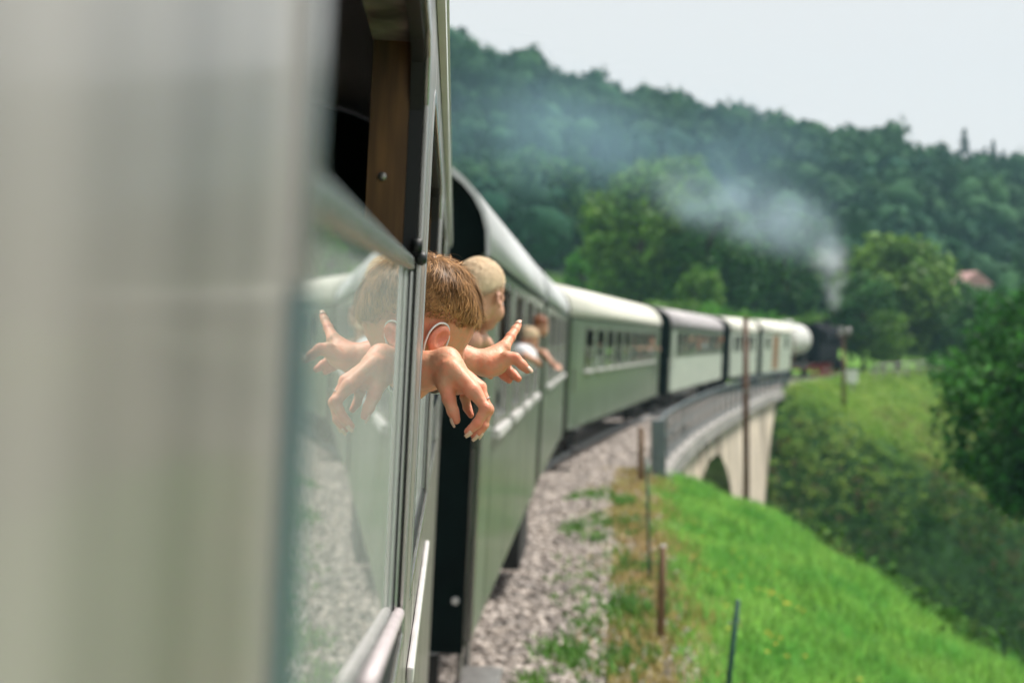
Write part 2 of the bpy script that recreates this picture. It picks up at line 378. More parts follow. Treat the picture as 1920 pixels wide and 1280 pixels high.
# ballast stones
def stones():
    N = 26000
    y = 7 + 42 * rng.random(N) ** 1.5
    t = -0.75 + 2.5 * rng.random(N)
    keep = rng.random(N) < np.clip(2.0 - t + .35 * np.sin(y * 1.7), 0.22, 1)
    y, t = y[keep], t[keep]; N = len(y)
    s = slope_at(y); c = 1 / np.sqrt(1 + s * s)
    X = Xs(y) + t * c; Y = y - t * s * c
    base = np.array([(x, yy, zz) for x in (-1, 1) for yy in (-1, 1) for zz in (-1, 1)], float)
    faces = np.array([(0, 1, 3, 2), (4, 6, 7, 5), (0, 4, 5, 1), (2, 3, 7, 6), (0, 2, 6, 4), (1, 5, 7, 3)])
    r = (0.018 + 0.024 * rng.random(N)) * (1 + np.clip(y - 16, 0, 30) * 0.02)
    V = base[None] * (0.65 + 0.5 * rng.random((N, 8, 1))) + 0.25 * rng.normal(size=(N, 8, 3))
    V *= np.array([1, 0.9, 0.7]) * r[:, None, None]
    a = rng.random(N) * 6.28; ca, sa = np.cos(a), np.sin(a)
    vx = V[..., 0] * ca[:, None] - V[..., 1] * sa[:, None]; vy = V[..., 0] * sa[:, None] + V[..., 1] * ca[:, None]
    zz = np.where(t > .9, -0.045, 0.01) + 0.03 * rng.random(N)
    W = np.stack([vx + X[:, None], vy + Y[:, None], V[..., 2] + zz[:, None]], -1).reshape(-1, 3)
    Fc = (faces[None] + (np.arange(N) * 8)[:, None, None]).reshape(-1, 4)
    o = link('gravel', np_mesh('gravel', W, Fc), M['stones'])
    tag(o, 'loose grey and pinkish ballast stones beside the train', 'gravel', kind='stuff')
stones()

def blades(name, X, Y, Z, h, w, m, label, cat, n=3, lean=0.35):
    N = len(X) * n
    X = np.repeat(X, n) + rng.normal(0, 0.03, N); Y = np.repeat(Y, n) + rng.normal(0, 0.03, N); Z = np.repeat(Z, n)
    h = np.repeat(h, n) * (0.6 + 0.7 * rng.random(N)); w = w * (0.7 + 0.6 * rng.random(N))
    a = rng.random(N) * 6.283; dx, dy = np.cos(a) * w, np.sin(a) * w
    lx, ly = rng.normal(0, lean, N) * h, rng.normal(0, lean, N) * h
    b0 = np.stack([X - dx, Y - dy, Z - 0.04], -1); b1 = np.stack([X + dx, Y + dy, Z - 0.04], -1)
    m0 = np.stack([X - dx * .8 + lx * .35, Y - dy * .8 + ly * .35, Z + h * .55], -1); m1 = np.stack([X + dx * .8 + lx * .35, Y + dy * .8 + ly * .35, Z + h * .55], -1)
    tp = np.stack([X + lx, Y + ly, Z + h * .95], -1)
    V = np.stack([b0, b1, m1, m0, tp], 1).reshape(-1, 3)
    i = (np.arange(N) * 5)[:, None]
    Fc = np.concatenate([i + np.array([[0, 1, 2]]), i + np.array([[0, 2, 3]]), i + np.array([[3, 2, 4]])], 1).reshape(-1, 3)
    o = link(name, np_mesh(name, V, Fc), m); tag(o, label, cat, kind='stuff'); return o

def scatter_track(N, y0, y1, t0, t1, pw=1.0):
    y = y0 + (y1 - y0) * rng.random(N) ** pw; t = t0 + (t1 - t0) * rng.random(N)
    s = slope_at(y); c = 1 / np.sqrt(1 + s * s)
    X = Xs(y) + t * c; Y = y - t * s * c
    return X, Y, terrain(X, Y), t, y

X, Y, Z, t, y = scatter_track(46000, 7, 44, 1.55, 10.5, 1.35)
clump = np.sin(X * 1.3 + 1.1 * np.sin(Y * .9)) * np.sin(Y * 1.1 + 0.7)
k = (Z > -6.5) & ((t > 2.2) | (rng.random(len(t)) < 0.5)); X, Y, Z, t, clump = X[k], Y[k], Z[k], t[k], clump[k]
blades('bank_grass', X, Y, Z, 0.17 + 0.09 * clump + 0.05 * np.clip(t - 2, 0, 2), 0.011, M['grass'], 'lush bright green grass covering the bank beside the track', 'grass')
X, Y, Z, t, y = scatter_track(9000, 8, 33, .4, 2.6, 1.2)
k = rng.random(len(t)) < np.exp(-((t - 1.35 - .25 * np.sin(Y * 1.3)) / 0.5) ** 2); X, Y, Z = X[k], Y[k], Z[k]
blades('dry_grass', X, Y, Z + 0.03, np.full(len(X), 0.11), 0.013, M['drygrass'], 'dry brown and yellow grass along the ballast edge', 'grass', lean=0.6)
# weeds in the ballast come in patches
wx, wy, wz = [], [], []
for py_, pt in [(10.6, .75), (11.6, .35), (12.6, .95), (13.4, .6), (14.3, .85), (15.2, .45), (16.0, .9), (17.2, .7), (18.6, 1.0), (20.5, .6), (21.8, .35), (23.5, .75), (26.0, 1.15), (27.5, 1.0), (9.7, .35), (9.3, 1.0), (13.2, 1.05), (11.0, 1.1)] + [(float(rng.uniform(8.5, 27)), float(rng.uniform(.2, 1.4))) for _ in range(26)]:
    nn = int(rng.integers(6, 46)); py_ += rng.normal(0, .25); pt += rng.normal(0, .12); wsp = rng.uniform(.7, 2.2)
    yy = py_ + rng.normal(0, 0.26 * wsp, nn); tt = pt + rng.normal(0, 0.10 * wsp, nn)
    for a_, b_ in zip(yy, tt):
        q = track(float(a_), float(b_)); wx.append(q[0]); wy.append(q[1]); wz.append(0.03)
blades('weeds', np.array(wx), np.array(wy), np.array(wz), np.full(len(wx), 0.10), 0.014, M['weed'], 'patches of green weeds growing through the ballast', 'weeds', lean=0.7)
X, Y, Z, t, y = scatter_track(130, 9, 22, 2.0, 3.4)
k = np.abs(np.sin(Y * .8 + X)) > .75; X, Y, Z = X[k], Y[k], Z[k]
fv = []; ff = []
for a_, b_, c_ in zip(X, Y, Z):
    for j in range(5):
        o_ = len(fv); an = j * 1.257; hh = c_ + 0.24
        fv += [(a_, b_, hh), (a_ + .022 * math.cos(an - .4), b_ + .022 * math.sin(an - .4), hh + .012), (a_ + .034 * math.cos(an), b_ + .034 * math.sin(an), hh + .016), (a_ + .022 * math.cos(an + .4), b_ + .022 * math.sin(an + .4), hh + .012)]
        ff.append((o_, o_ + 1, o_ + 2, o_ + 3))
tag(link('wildflowers', np_mesh('wildflowers', fv, ff), M['flower']), 'small yellow wildflowers in the bank grass', 'flowers', kind='stuff')

# ------------------------------------------------------------------ leaves
def leaf_cloud(C, rad, n, size, out=None, up=0.3):
    """n leaf rhombs round each centre C with radius rad (array) -> V, F"""
    m_ = len(C); N = m_ * n
    d = rng.normal(size=(N, 3)); d /= np.linalg.norm(d, axis=1, keepdims=True)
    r = np.repeat(rad, n) * (0.35 + 0.65 * rng.random(N) ** 0.6)
    p = np.repeat(C, n, 0) + d * r[:, None] * np.array([1, 1, .8])
    nr = d + 0.7 * rng.normal(size=(N, 3)) + np.array([0, 0, up]); nr /= np.linalg.norm(nr, axis=1, keepdims=True)
    a = np.cross(nr, rng.normal(size=(N, 3))); a /= np.linalg.norm(a, axis=1, keepdims=True) + 1e-9
    b = np.cross(nr, a); s = (size * (0.6 + 0.8 * rng.random(N)))[:, None]
    V = np.stack([p - a * s, p - b * s * .6, p + a * s, p + b * s * .6], 1).reshape(-1, 3)
    Fc = np.arange(N * 4).reshape(-1, 4)
    return V, Fc

def crown_centres(n, rx, rz, cz, lobes=5, shape=1.0):
    """clump centres on the skin of a lobed crown"""
    L = rng.normal(size=(lobes, 3)); L /= np.linalg.norm(L, axis=1, keepdims=True); L[:, 2] = np.abs(L[:, 2]) * .7
    d = rng.normal(size=(n, 3)); d /= np.linalg.norm(d, axis=1, keepdims=True)
    f = 0.72 + 0.34 * np.max(d @ L.T, axis=1) ** 3 * rng.uniform(.7, 1.1)
    rr = (0.45 + 0.55 * rng.random(n) ** 0.45) * f
    p = d * rr[:, None] * np.array([rx, rx, rz]); p[:, 2] += cz
    return p

def trunk_mb(h, r, cr, seed):
    rd = random.Random(seed); mb = MB()
    pts = [(0, 0, -0.4), (0.02 * h * rd.uniform(-1, 1), 0.02 * h * rd.uniform(-1, 1), h * .35), (0.03 * h * rd.uniform(-1, 1), 0.03 * h * rd.uniform(-1, 1), h * .75)]
    mb.tube(pts, [r * 1.25, r * .8, r * .3], 8)
    for k in range(5):
        a = k * 1.257 + rd.uniform(-.4, .4); z0 = h * (.28 + .08 * k)
        mb.tube([(0, 0, z0), (math.cos(a) * cr * .35, math.sin(a) * cr * .35, z0 + h * .12), (math.cos(a) * cr * .7, math.sin(a) * cr * .7, z0 + h * .2)], [r * .45, r * .28, r * .1], 6)
    return mb

def tree(name, label, loc, h, rx, m, clumps=70, leaves=42, size=None, lobes=6, group=None, cat='tree', cz=.53, rz=.49, base_z=None):
    z = tz(loc[0], loc[1]) if base_z is None else base_z
    o = empty(name, (loc[0], loc[1], z)); tag(o, label, cat, group)
    trunk_mb(h, h * .022 + .05, rx, len(bpy.data.objects)).build('trunk', M['bark'], o, True)
    C = crown_centres(clumps, rx, h * rz, h * cz, lobes)
    V, Fc = leaf_cloud(C, np.full(clumps, rx * .30), leaves, size or rx * .075)
    link('crown', np_mesh('crown', V, Fc), m, o)
    return o

# ------------------------------------------------------------------ viaduct
def viaduct():
    root = empty('stone_viaduct', track((BR0 + BR1) / 2, 1.8, -14)); root_inv = Vector(root.location)
    tag(root, 'pale stone railway viaduct with one visible arch under the train', 'viaduct')
    ax0, ax1 = 42.0, 62.0; spring = -9.0; crown = -1.25
    def soffit(y):
        if y <= ax0 or y >= ax1: return -16.0
        u = (y - (ax0 + ax1) / 2) / ((ax1 - ax0) / 2)
        return spring + (crown - spring) * max(0, 1 - abs(u) ** 2.4) ** .5
    ys = sorted(set(list(np.arange(BR0, BR1 + .01, 1.2)) + list(ax0 + (ax1 - ax0) * (0.5 - 0.5 * np.cos(np.linspace(0, math.pi, 22))))))
    mb = MB()
    tf, tb = 1.78, -4.6
    def q(a, b, c, d): mb.add([Vector(p) - root_inv for p in (a, b, c, d)], [(0, 1, 2, 3)])
    for a, b in zip(ys[:-1], ys[1:]):
        za, zb = soffit(a), soffit(b)
        if a == ax0: za = spring
        if b == ax1: zb = spring
        inn = (a + b) / 2 > ax0 and (a + b) / 2 < ax1
        if not inn: za = zb = -16.0
        bat = lambda z: tf + 0.02 * (-z)
        q(track(a, bat(za), za), track(b, bat(zb), zb), track(b, tf, -.2), track(a, tf, -.2))
        q(track(a, tb, za), track(b, tb, zb), track(b, tb, -.2), track(a, tb, -.2))
        if inn:
            q(track(a, bat(za), za), track(b, bat(zb), zb), track(b, tb, zb), track(a, tb, za))
    for y_ in (ax0, ax1):
        q(track(y_, 1.78 + .3, -16), track(y_, 1.78 + .1, spring), track(y_, tb, spring), track(y_, tb, -16))
    for y_ in (BR0, BR1):
        q(track(y_, 1.78 + .3, -16), track(y_, tf, -.2), track(y_, tb, -.2), track(y_, tb, -16))
    mb.build('wall', M['stone'], root)
    # arch ring, each stone its own piece
    for i in range(15):
        u0, u1 = math.pi * i / 15, math.pi * (i + 1) / 15 - 0.012
        vm = MB(); pts = []
        for rr in (1.0, 1.13):
            for u in (u0, u1):
                yy = (ax0 + ax1) / 2 - math.copysign(abs(math.cos(u)) ** (1 / 1.2), math.cos(u)) * (ax1 - ax0) / 2 * (1 + (rr - 1) * .6); zz = spring + (crown - spring) * math.sin(u) * (1 + (rr - 1) * .6)
                pts.append((yy, zz))
        order = [pts[0], pts[1], pts[3], pts[2]]
        A = [Vector(track(y_, 1.80 - z_ * .02 + .03, z_)) - root_inv for y_, z_ in order]; B = [Vector(track(y_, 1.55, z_)) - root_inv for y_, z_ in order]
        vm.add(A + B, [(0, 1, 2, 3), (7, 6, 5, 4), (0, 4, 5, 1), (1, 5, 6, 2), (2, 6, 7, 3), (3, 7, 4, 0)])
        vm.build('arch_stone', M['stone'], root)
    # coping slabs
    yy = BR0
    while yy < BR1 - 0.5:
        y2 = min(yy + 1.9, BR1); vm = MB(); prof = [(1.5, -.42), (2.12, -.42), (2.12, -.02), (1.5, .02)]
        A = [Vector(track(yy, *p)) - root_inv for p in prof]; B = [Vector(track(y2 - .02, *p)) - root_inv for p in prof]
        vm.add(A + B, [(0, 1, 2, 3), (7, 6, 5, 4), (0, 4, 5, 1), (1, 5, 6, 2), (2, 6, 7, 3), (3, 7, 4, 0)])
        vm.build('coping_slab', M['coping'], root); yy = y2
viaduct()

def railing(y0, y1, t, h, label, name, step, m, bal_, zb=0.0, pil=False):
    root = empty(name, track(y0, t, zb)); r0 = Vector(root.location); tag(root, label, 'railing')
    n = int(round((y1 - y0) / step)); ys = [y0 + (y1 - y0) * i / n for i in range(n + 1)]
    for i, y_ in enumerate(ys):
        p = Vector(track(y_, t, zb)) - r0; w = (0.035 if pil else .07) if not (pil and i in (0, n)) else 0.15
        MB().box(p.x - w, p.x + w, p.y - w, p.y + w, -.25, h + (.03 if w > .1 else 0)).build('post', m, root)
    for zz, rr in ((h - .04, .035 if pil else .075), (h * .52, .02 if pil else .05), (.12, .02)):
        MB().tube([Vector(track(y_, t - .002, zb + zz)) - r0 for y_ in np.linspace(y0, y1, n * 3)], rr, 6).build('rail', m, root, True)
    if bal_:
        vm = MB()
        for y_ in np.arange(y0 + .37, y1, 0.733):
            p = Vector(track(y_, t, zb)) - r0
            vm.box(p.x - .011, p.x + .011, p.y - .011, p.y + .011, .12, h - .05)
        o = vm.build('baluster_row', m, root); o['kind'] = 'stuff'
railing(BR0 - .2, BR1, 1.86, 1.16, 'blue grey iron railing along the edge of the viaduct', 'bridge_railing', 2.2, M['rail_paint'], True, pil=True)
railing(112, 160, 3.2, 1.1, 'thin pale fence along the far embankment beyond the locomotive', 'track_fence', 4.0, M['coping'], False)

# ------------------------------------------------------------------ poles and posts
def pole(name, px, ytop, ybase, d, r, m, label, cat, lean=0.0, extra=0.4, group=None):
    b = P(px, ybase, d); h = (ybase - ytop) / F * d
    o = empty(name, b); tag(o, label, cat, group)
    mb = MB(); mb.tube([(0, 0, -extra), (lean * .5 * h, 0, h * .5), (lean * h, 0, h)], [r * 1.12, r, r * .85], 12)
    mb.build('shaft', m, o, True)
    return o, h
o, h = pole('telegraph_pole', 1399, 600, 952, 38.5, 0.085, M['pole_wood'], 'tall brown wooden telegraph pole in front of the viaduct arch', 'pole', -0.003, 2.0)
MB().lathe([(.075, h - .02), (.09, h), (.05, h + .05), (.004, h + .12)], (-.014, 0, 0), 'z', 12).build('cap', M['pole_wood'], o)
for zz in (h * .62, h * .9):
    MB().lathe([(.098, zz), (.098, zz + .04)], (-.01, 0, 0), 'z', 12).build('band', M['steel'], o)
o, h = pole('signal_pole', 1582, 628, 776, 86, 0.10, M['pole_wood'], 'brown pole with lamp box on top beside the locomotive', 'pole', -0.004, 1.5)
MB().box(-.36, .46, -.05, .05, h - .12, h + .0).build('crossarm', M['pole_wood'], o)
MB().box(-.30, .0, -.12, .12, h + .001, h + .5).build('lamp_box', M['steel'], o, bevel=.03)
MB().lathe([(.05, 0.0), (.17, .05), (.2, .25), (.12, .4), (.02, .46)], (.28, 0, h + .002), 'z', 12).build('lamp_head', M['steel'], o, True)
o, h = pole('wooden_fence_post', 1238, 1024, 1196, 14.0, 0.040, M['post_wood'], 'short weathered wooden fence post at the edge of the ballast', 'post', 0.03, .3)
MB().lathe([(.034, h - .001), (.03, h + .012), (.006, h + .018)], (.03 * h, 0, 0), 'z', 12).build('cut_end', M['white_trim'], o)
o, h = pole('metal_fence_stake', 1352, 1124, 1398, 10.4, 0.021, M['stake'], 'dark green metal stake leaning in the bank grass', 'stake', 0.115, .3)
MB().tube([(.10 * h - .06, 0, h * .84), (.10 * h + .04, 0, h * .86)], .007, 6).build('hook', M['steel'], o)
o, h = pole('tall_fence_stake', 1219, 858, 1084, 17.2, 0.017, M['stake'], 'tall thin dark stake between ballast and grass near the railing', 'stake', -0.03, .3)
MB().tube([(-.03 * h - .05, 0, h * .9), (-.03 * h + .05, 0, h * .9)], .006, 6).build('hook', M['steel'], o)
o, h = pole('marker_post', 1202, 806, 896, 29.5, 0.065, M['post_wood'], 'squat pale brown post beside the end of the bridge railing', 'post', 0.0, .3)
MB().lathe([(.06, h - .001), (.05, h + .04), (.01, h + .06)], (0, 0, 0), 'z', 10).build('cap', M['post_wood'], o)
c = P(1597, 718, 97)
o = empty('trackside_cabinet', c); tag(o, 'small white trackside cabinet below the locomotive', 'cabinet')
MB().box(-.36, .36, -.3, .3, 0, .78).build('housing', M['white_paint'], o, bevel=.03)
MB().prism_y([(-.42, .782), (.42, .782), (.36, .88), (-.36, .88)], -.35, .35).build('lid', M['white_paint'], o)
MB().box(-.05, .05, -.2, .2, -1.2, -.001).build('stand', M['steel'], o)

# ------------------------------------------------------------------ coaches
CANT = R(2.8)
EAVE, SKIRT, WID, RISE = 3.47, 0.97, 2.80, 0.80
def roof_arc(n, x0, x1, rise, z0, k=1.0):
    cx = (x0 + x1) / 2; a = (x1 - x0) / 2
    out = []
    for i in range(n + 1):
        u = math.pi * i / n
        ex = 2 / 2.5
        out.append((cx + a * k * math.copysign(abs(math.cos(u)) ** ex, math.cos(u)), z0 + rise * k * abs(math.sin(u)) ** ex))
    return out

def coach_root(name, A, B, label, c_eye=0.0):
    """A, B: plan points of the right side at eye height"""
    dx, dy = B[0] - A[0], B[1] - A[1]; hd = math.atan2(dx, dy); L = math.hypot(dx, dy)
    sx = -2.9 * math.sin(CANT)
    o = empty(name, (A[0] + sx * math.cos(hd), A[1] - sx * math.sin(hd), 0), (0, CANT, -hd))
    tag(o, label, 'railway coach', 'coaches of the steam train')
    return o, L

def wheel(root, y, x, r=.46):
    w = MB().lathe([(.10, -.07), (r * .82, -.05), (r * .85, -.055), (r, -.06), (r + .03, -.07), (r + .03, -.045), (r, -.04), (r, .06), (r * .85, .06), (r * .8, .02), (.14, .03), (.10, .09)], (x, y, r + .17), 'x', 24).build('wheel', M['under'], root, True)
    MB().box(x + .06, x + .2, y - .16, y + .16, r + .02, r + .34).build('axle_box', M['under'], w, bevel=.02)

def bogie(root, y):
    b = MB(); b.box(-.50, -.40, y - 1.35, y + 1.35, .55, .80); b.box(-2.4, -2.3, y - 1.35, y + 1.35, .55, .80); b.box(-2.3, -.5, y - .2, y + .2, .5, .8)
    b.build('bogie_frame', M['under'], root)
    for dy in (-.95, .95):
        for x in (-.62, -2.18): wheel(root, y + dy, x)

def buffers(root, yend, sgn):
    for x in (-.52, -2.28):
        MB().lathe([(.09, 0), (.09, .28 * 1), (.07, .3), (.07, .5), (.2, .51), (.22, .54), (.19, .57)], (x, 0, 1.06), 'y', 20).build('buffer', M['under'], root, True)
        o = root.children[-1]
        o.location = (0, yend, 0)
        if sgn < 0: o.scale = (1, -1, 1)

def make_window(root, y0, y1, z0, zm, z1, upper_open=True, sill=True, frame=M['alu'], fw=.055, x=0.0):
    mb = MB(); a, b = x - .035, x + .014
    mb.box(a, b, y0, y0 + fw, z0, z1); mb.box(a, b, y1 - fw, y1, z0, z1)
    mb.box(a, b, y0 + fw, y1 - fw, z0, z0 + fw); mb.box(a, b, y0 + fw, y1 - fw, z1 - fw, z1)
    mb.box(a, b, y0 + fw, y1 - fw, zm - fw * .5, zm + fw * .5)
    w = mb.build('window', frame, root)
    MB().box(x - .024, x - .018, y0 + fw * .8, y1 - fw * .8, z0 + fw * .8, zm).build('pane', M['glass'], w)
    if not upper_open: MB().box(x - .030, x - .025, y0 + fw * .8, y1 - fw * .8, zm, z1 - fw * .8).build('pane', M['glass'], w)
    if sill:
        MB().box(x + .002, x + .055, y0 - .02, y1 + .02, z0 - .075, z0 - .012).build('sill', M['white_trim'], w)
    return w

def coach_shell(root, L, wins, body, roof, y_start=0.0, lower=None, thick=.05, end_m=None, ext0=.12, doors=(), bogies=None, axles=None, gutter=M['dark']):
    end_m = end_m or M['dark']
    def wall(x0, x1, nm):
        mb = MB(); zlo = min([w[2] for w in wins] or [2.3]); zhi = max([w[4] for w in wins] or [3.3])
        zsplit = zlo - .08
        if lower: MB().box(x0 - .002, x1 + .004, y_start, L, SKIRT, zsplit).build('lower_panel', lower, root)
        else: mb.box(x0, x1, y_start, L, SKIRT, zsplit)
        mb.box(x0, x1, y_start, L, zhi, EAVE)
        edges = [y_start] + [e for w in wins for e in (w[0], w[1])] + [L]
        for i in range(0, len(edges), 2): mb.box(x0, x1, edges[i], edges[i + 1], zsplit, zhi)
        for w in wins:
            mb.box(x0, x1, w[0], w[1], zsplit, w[2])
        return mb.build(nm, body, root)
    wall(-thick, 0, 'side_wall')
    mb = MB(); mb.box(-WID, -WID + .05, y_start, L, SKIRT, EAVE); mb.build('side_wall', body, root)
    # roof shell
    prof = roof_arc(22, -WID - .018, .018, RISE, EAVE - .02); inn = roof_arc(22, -WID + .01, -.01, RISE - .05, EAVE - .02)
    V = []; n = len(prof); y0r, y1r = y_start - ext0, L + .12
    for yv in (y0r, y1r):
        V += [(x, yv, z) for x, z in prof] + [(x, yv, z) for x, z in inn]
    Fc = []
    for i in range(n - 1):
        Fc += [(i, i + 1, 2 * n + i + 1, 2 * n + i), (n + i + 1, n + i, 3 * n + i, 3 * n + i + 1), (i + 1, i, n + i, n + i + 1), (2 * n + i, 2 * n + i + 1, 3 * n + i + 1, 3 * n + i)]
    Fc += [(0, 2 * n, 3 * n, n), (n - 1, 2 * n - 1, 4 * n - 1, 3 * n - 1)]
    r_ = MB().add(V, Fc).build('roof', roof, root)

    for p in r_.data.polygons: p.use_smooth = abs(p.normal.y) < .5
    if gutter:
        MB().box(.001, .014, y_start - .02, L + .02, EAVE - .052, EAVE - .021).build('gutter', gutter, root)
    # ends
    arc = roof_arc(22, -WID - .003, .003, RISE - .025, EAVE - .02)
    poly = [(-.052, SKIRT - .1), (-.052, EAVE - .03)] + arc[1:-1] + [(-WID + .052, EAVE - .03), (-WID + .052, SKIRT - .1)]
    for a, b in ((y_start + .02, y_start + .06), (L - .06, L - .02)):
        e = MB().prism_y(poly, a, b).build('end_wall', end_m, root)
        s = -1 if a < (y_start + L) / 2 else 1
        yo = a if s < 0 else b
        g = MB(); yb = yo + s * .16
        g.box(-1.86, -1.78, yo, yb, 1.2, 3.2); g.box(-1.02, -.94, yo, yb, 1.2, 3.2); g.box(-1.86, -.94, yo, yb, 3.2, 3.3)
        g.build('gangway_bellows', M['rubber'], e)
        d_ = MB().box(-1.78, -1.02, yo, yo + s * .03, 1.2, 3.15).build('end_door', M['dark'], e)
        MB().box(-WID + .2, -.2, yo - (.03 if s < 0 else -.001), yo + (.03 if s > 0 else -.001), .42, SKIRT - .11).build('headstock', M['under'], e)
    # corner strips
    MB().box(-.052, .006, y_start, y_start + .05, SKIRT, EAVE - .06).build('corner_strip', M['alu'], root)
    # floor, inner lining, underframe
    f = MB(); f.box(-WID + .06, -.06, y_start + .08, L - .08, 1.18, 1.25); f.build('floor', M['interior'], root)
    f = MB(); f.box(-WID + .052, -WID + .07, y_start + .1, L - .1, 1.26, EAVE - .05); f.build('lining', M['interior'], root)
    f = MB(); f.box(-2.25, -.55, y_start + .05, L - .05, .80, 1.17); f.box(-.16, -.06, y_start + .3, L - .3, .86, .96)
    f.build('underframe', M['under'], root)
    for x in (-1.95, -.75):
        pass
    if bogies:
        for y in bogies: bogie(root, y)
    if axles:
        for y in axles:
            for x in (-.62, -2.18): wheel(root, y, x, .48)
    buffers(root, y_start + .02, -1); buffers(root, L - .02, 1)
    if y_start == 0:
        ys_ = 1.0
        while ys_ < L - .5:
            MB().box(.0005, .0025, ys_, ys_ + .012, SKIRT + .01, min([w[2] for w in wins]) - .10).build('panel_seam', body if not lower else lower, root); ys_ += 1.98
    for (dy0, dy1, dm) in doors:
        dr = MB().box(-.03, .012, dy0, dy1, 1.12, 3.3).build('door', dm, root)
        MB().box(.013, .04, dy0 + .08, dy0 + .11, 1.8, 2.3).build('handle', M['steel'], dr)
        st = MB(); st.box(-.1, .16, dy0, dy1, .92, .965); st.box(-.05, .16, dy0, dy1, .5, .54); st.box(-.08, -.04, dy0, dy0 + .04, .5, .93); st.box(-.08, -.04, dy1 - .04, dy1, .5, .93)
        st.build('step', M['under'], dr)

def seats(root, y0, y1):
    y = y0
    while y < y1:
        s = MB(); s.box(-1.1, -.12, y, y + .42, 1.66, 1.72); s.box(-1.1, -.12, y + .42, y + .47, 1.66, 2.3)
        s.box(-1.06, -1.0, y + .1, y + .4, 1.251, 1.66)
        s.build('bench', M['wood_panel'], root); y += 1.7

def win_run(y0, n, pitch, w, z0, zm, z1): return [(y0 + i * pitch, y0 + i * pitch + w, z0, zm, z1) for i in range(n)]

# second coach: silver roof, green
r, L = coach_root('green_coach', (-.175, 9.2), (.40, 18.75), 'green coach with silver roof and dark end wall, next after the nearest coach')
W = win_run(1.05, 4, 2.0, 1.42, 2.28, 2.80, 3.36)
coach_shell(r, L, W, M['green'], M['roof_silver'], axles=(2.0, 7.6))
for w in W:
    make_window(r, *w); MB().box(-.20, -.052, w[1] + .0, w[1] + .03, 2.3, 3.35).build('window_jamb', M['wood_panel'], r)
seats(r, .9, 8)
MB().box(-.30, -.03, 6.7, 8.5, .34, .965).build('battery_box', M['under'], r, bevel=.02)
MB().lathe([(.02, 0), (.026, .02), (.026, .04), (.01, .05)], (-.11, -.04, 1.22), 'y', 12).build('end_lamp_bracket', M['white_trim'], r)
st = MB(); st.box(-.12, .18, .15, .75, .60, .635); st.box(-.10, -.06, .15, .19, .60, .96); st.box(-.10, -.06, .71, .75, .60, .96); st.build('step', M['steel'], r, bevel=.008)
# third coach
r, L = coach_root('green_coach', (.46, 19.75), (1.14, 29.6), 'green coach between silver roofed coach and long cream roofed coach')
W = win_run(1.0, 4, 2.1, 1.5, 2.28, 2.80, 3.36)
coach_shell(r, L, W, M['green'], M['roof_silver'], axles=(2.0, 7.8))
for w in W: make_window(r, *w)
# fourth, long
r, L = coach_root('long_coach', (1.26, 30.7), (5.34, 51.4), 'long green coach with cream roof and row of open windows')
W = win_run(2.3, 9, 1.95, 1.35, 2.25, 2.75, 3.22)
coach_shell(r, L, W, M['green'], M['roof_cream'], bogies=(3.2, L - 3.2), doors=((.6, 1.5, M['green']), (L - 1.5, L - .6, M['green'])))
for w in W: make_window(r, *w)
# fifth
r, L = coach_root('pale_coach', (6.05, 54.0), (11.05, 74.6), 'pale green coach with grey roof on the viaduct')
W = win_run(1.6, 12, 1.5, 1.0, 2.35, 2.8, 3.25)
coach_shell(r, L, W, M['green'], M['roof_grey'], lower=M['pale_green'], bogies=(3.2, L - 3.2), doors=((.4, 1.2, M['pale_green']),))
for w in W: make_window(r, *w, sill=False)
# sixth, seventh
r, L = coach_root('pale_coach', (11.75, 76.4), (14.9, 86.2), 'short pale coach with white roof beside dark gap before the luggage van')
W = win_run(1.0, 5, 1.7, 1.2, 2.35, 2.8, 3.25)
coach_shell(r, L, W, M['pale_green'], M['roof_cream'], axles=(2.0, L - 2.0))
for w in W: make_window(r, *w, sill=False)
r, L = coach_root('luggage_van', (15.4, 87.4), (19.1, 97.2), 'pale luggage van with brown sliding door coupled behind the tank wagon')
W = win_run(1.2, 1, 1.7, 1.2, 2.45, 2.8, 3.2) + win_run(8.0, 1, 1.7, 1.0, 2.45, 2.8, 3.2)
coach_shell(r, L, W, M['pale_green'], M['roof_cream'], axles=(2.0, L - 2.0), doors=((3.6, 5.6, M['brown_door']),))
for w in W: make_window(r, *w, sill=False)

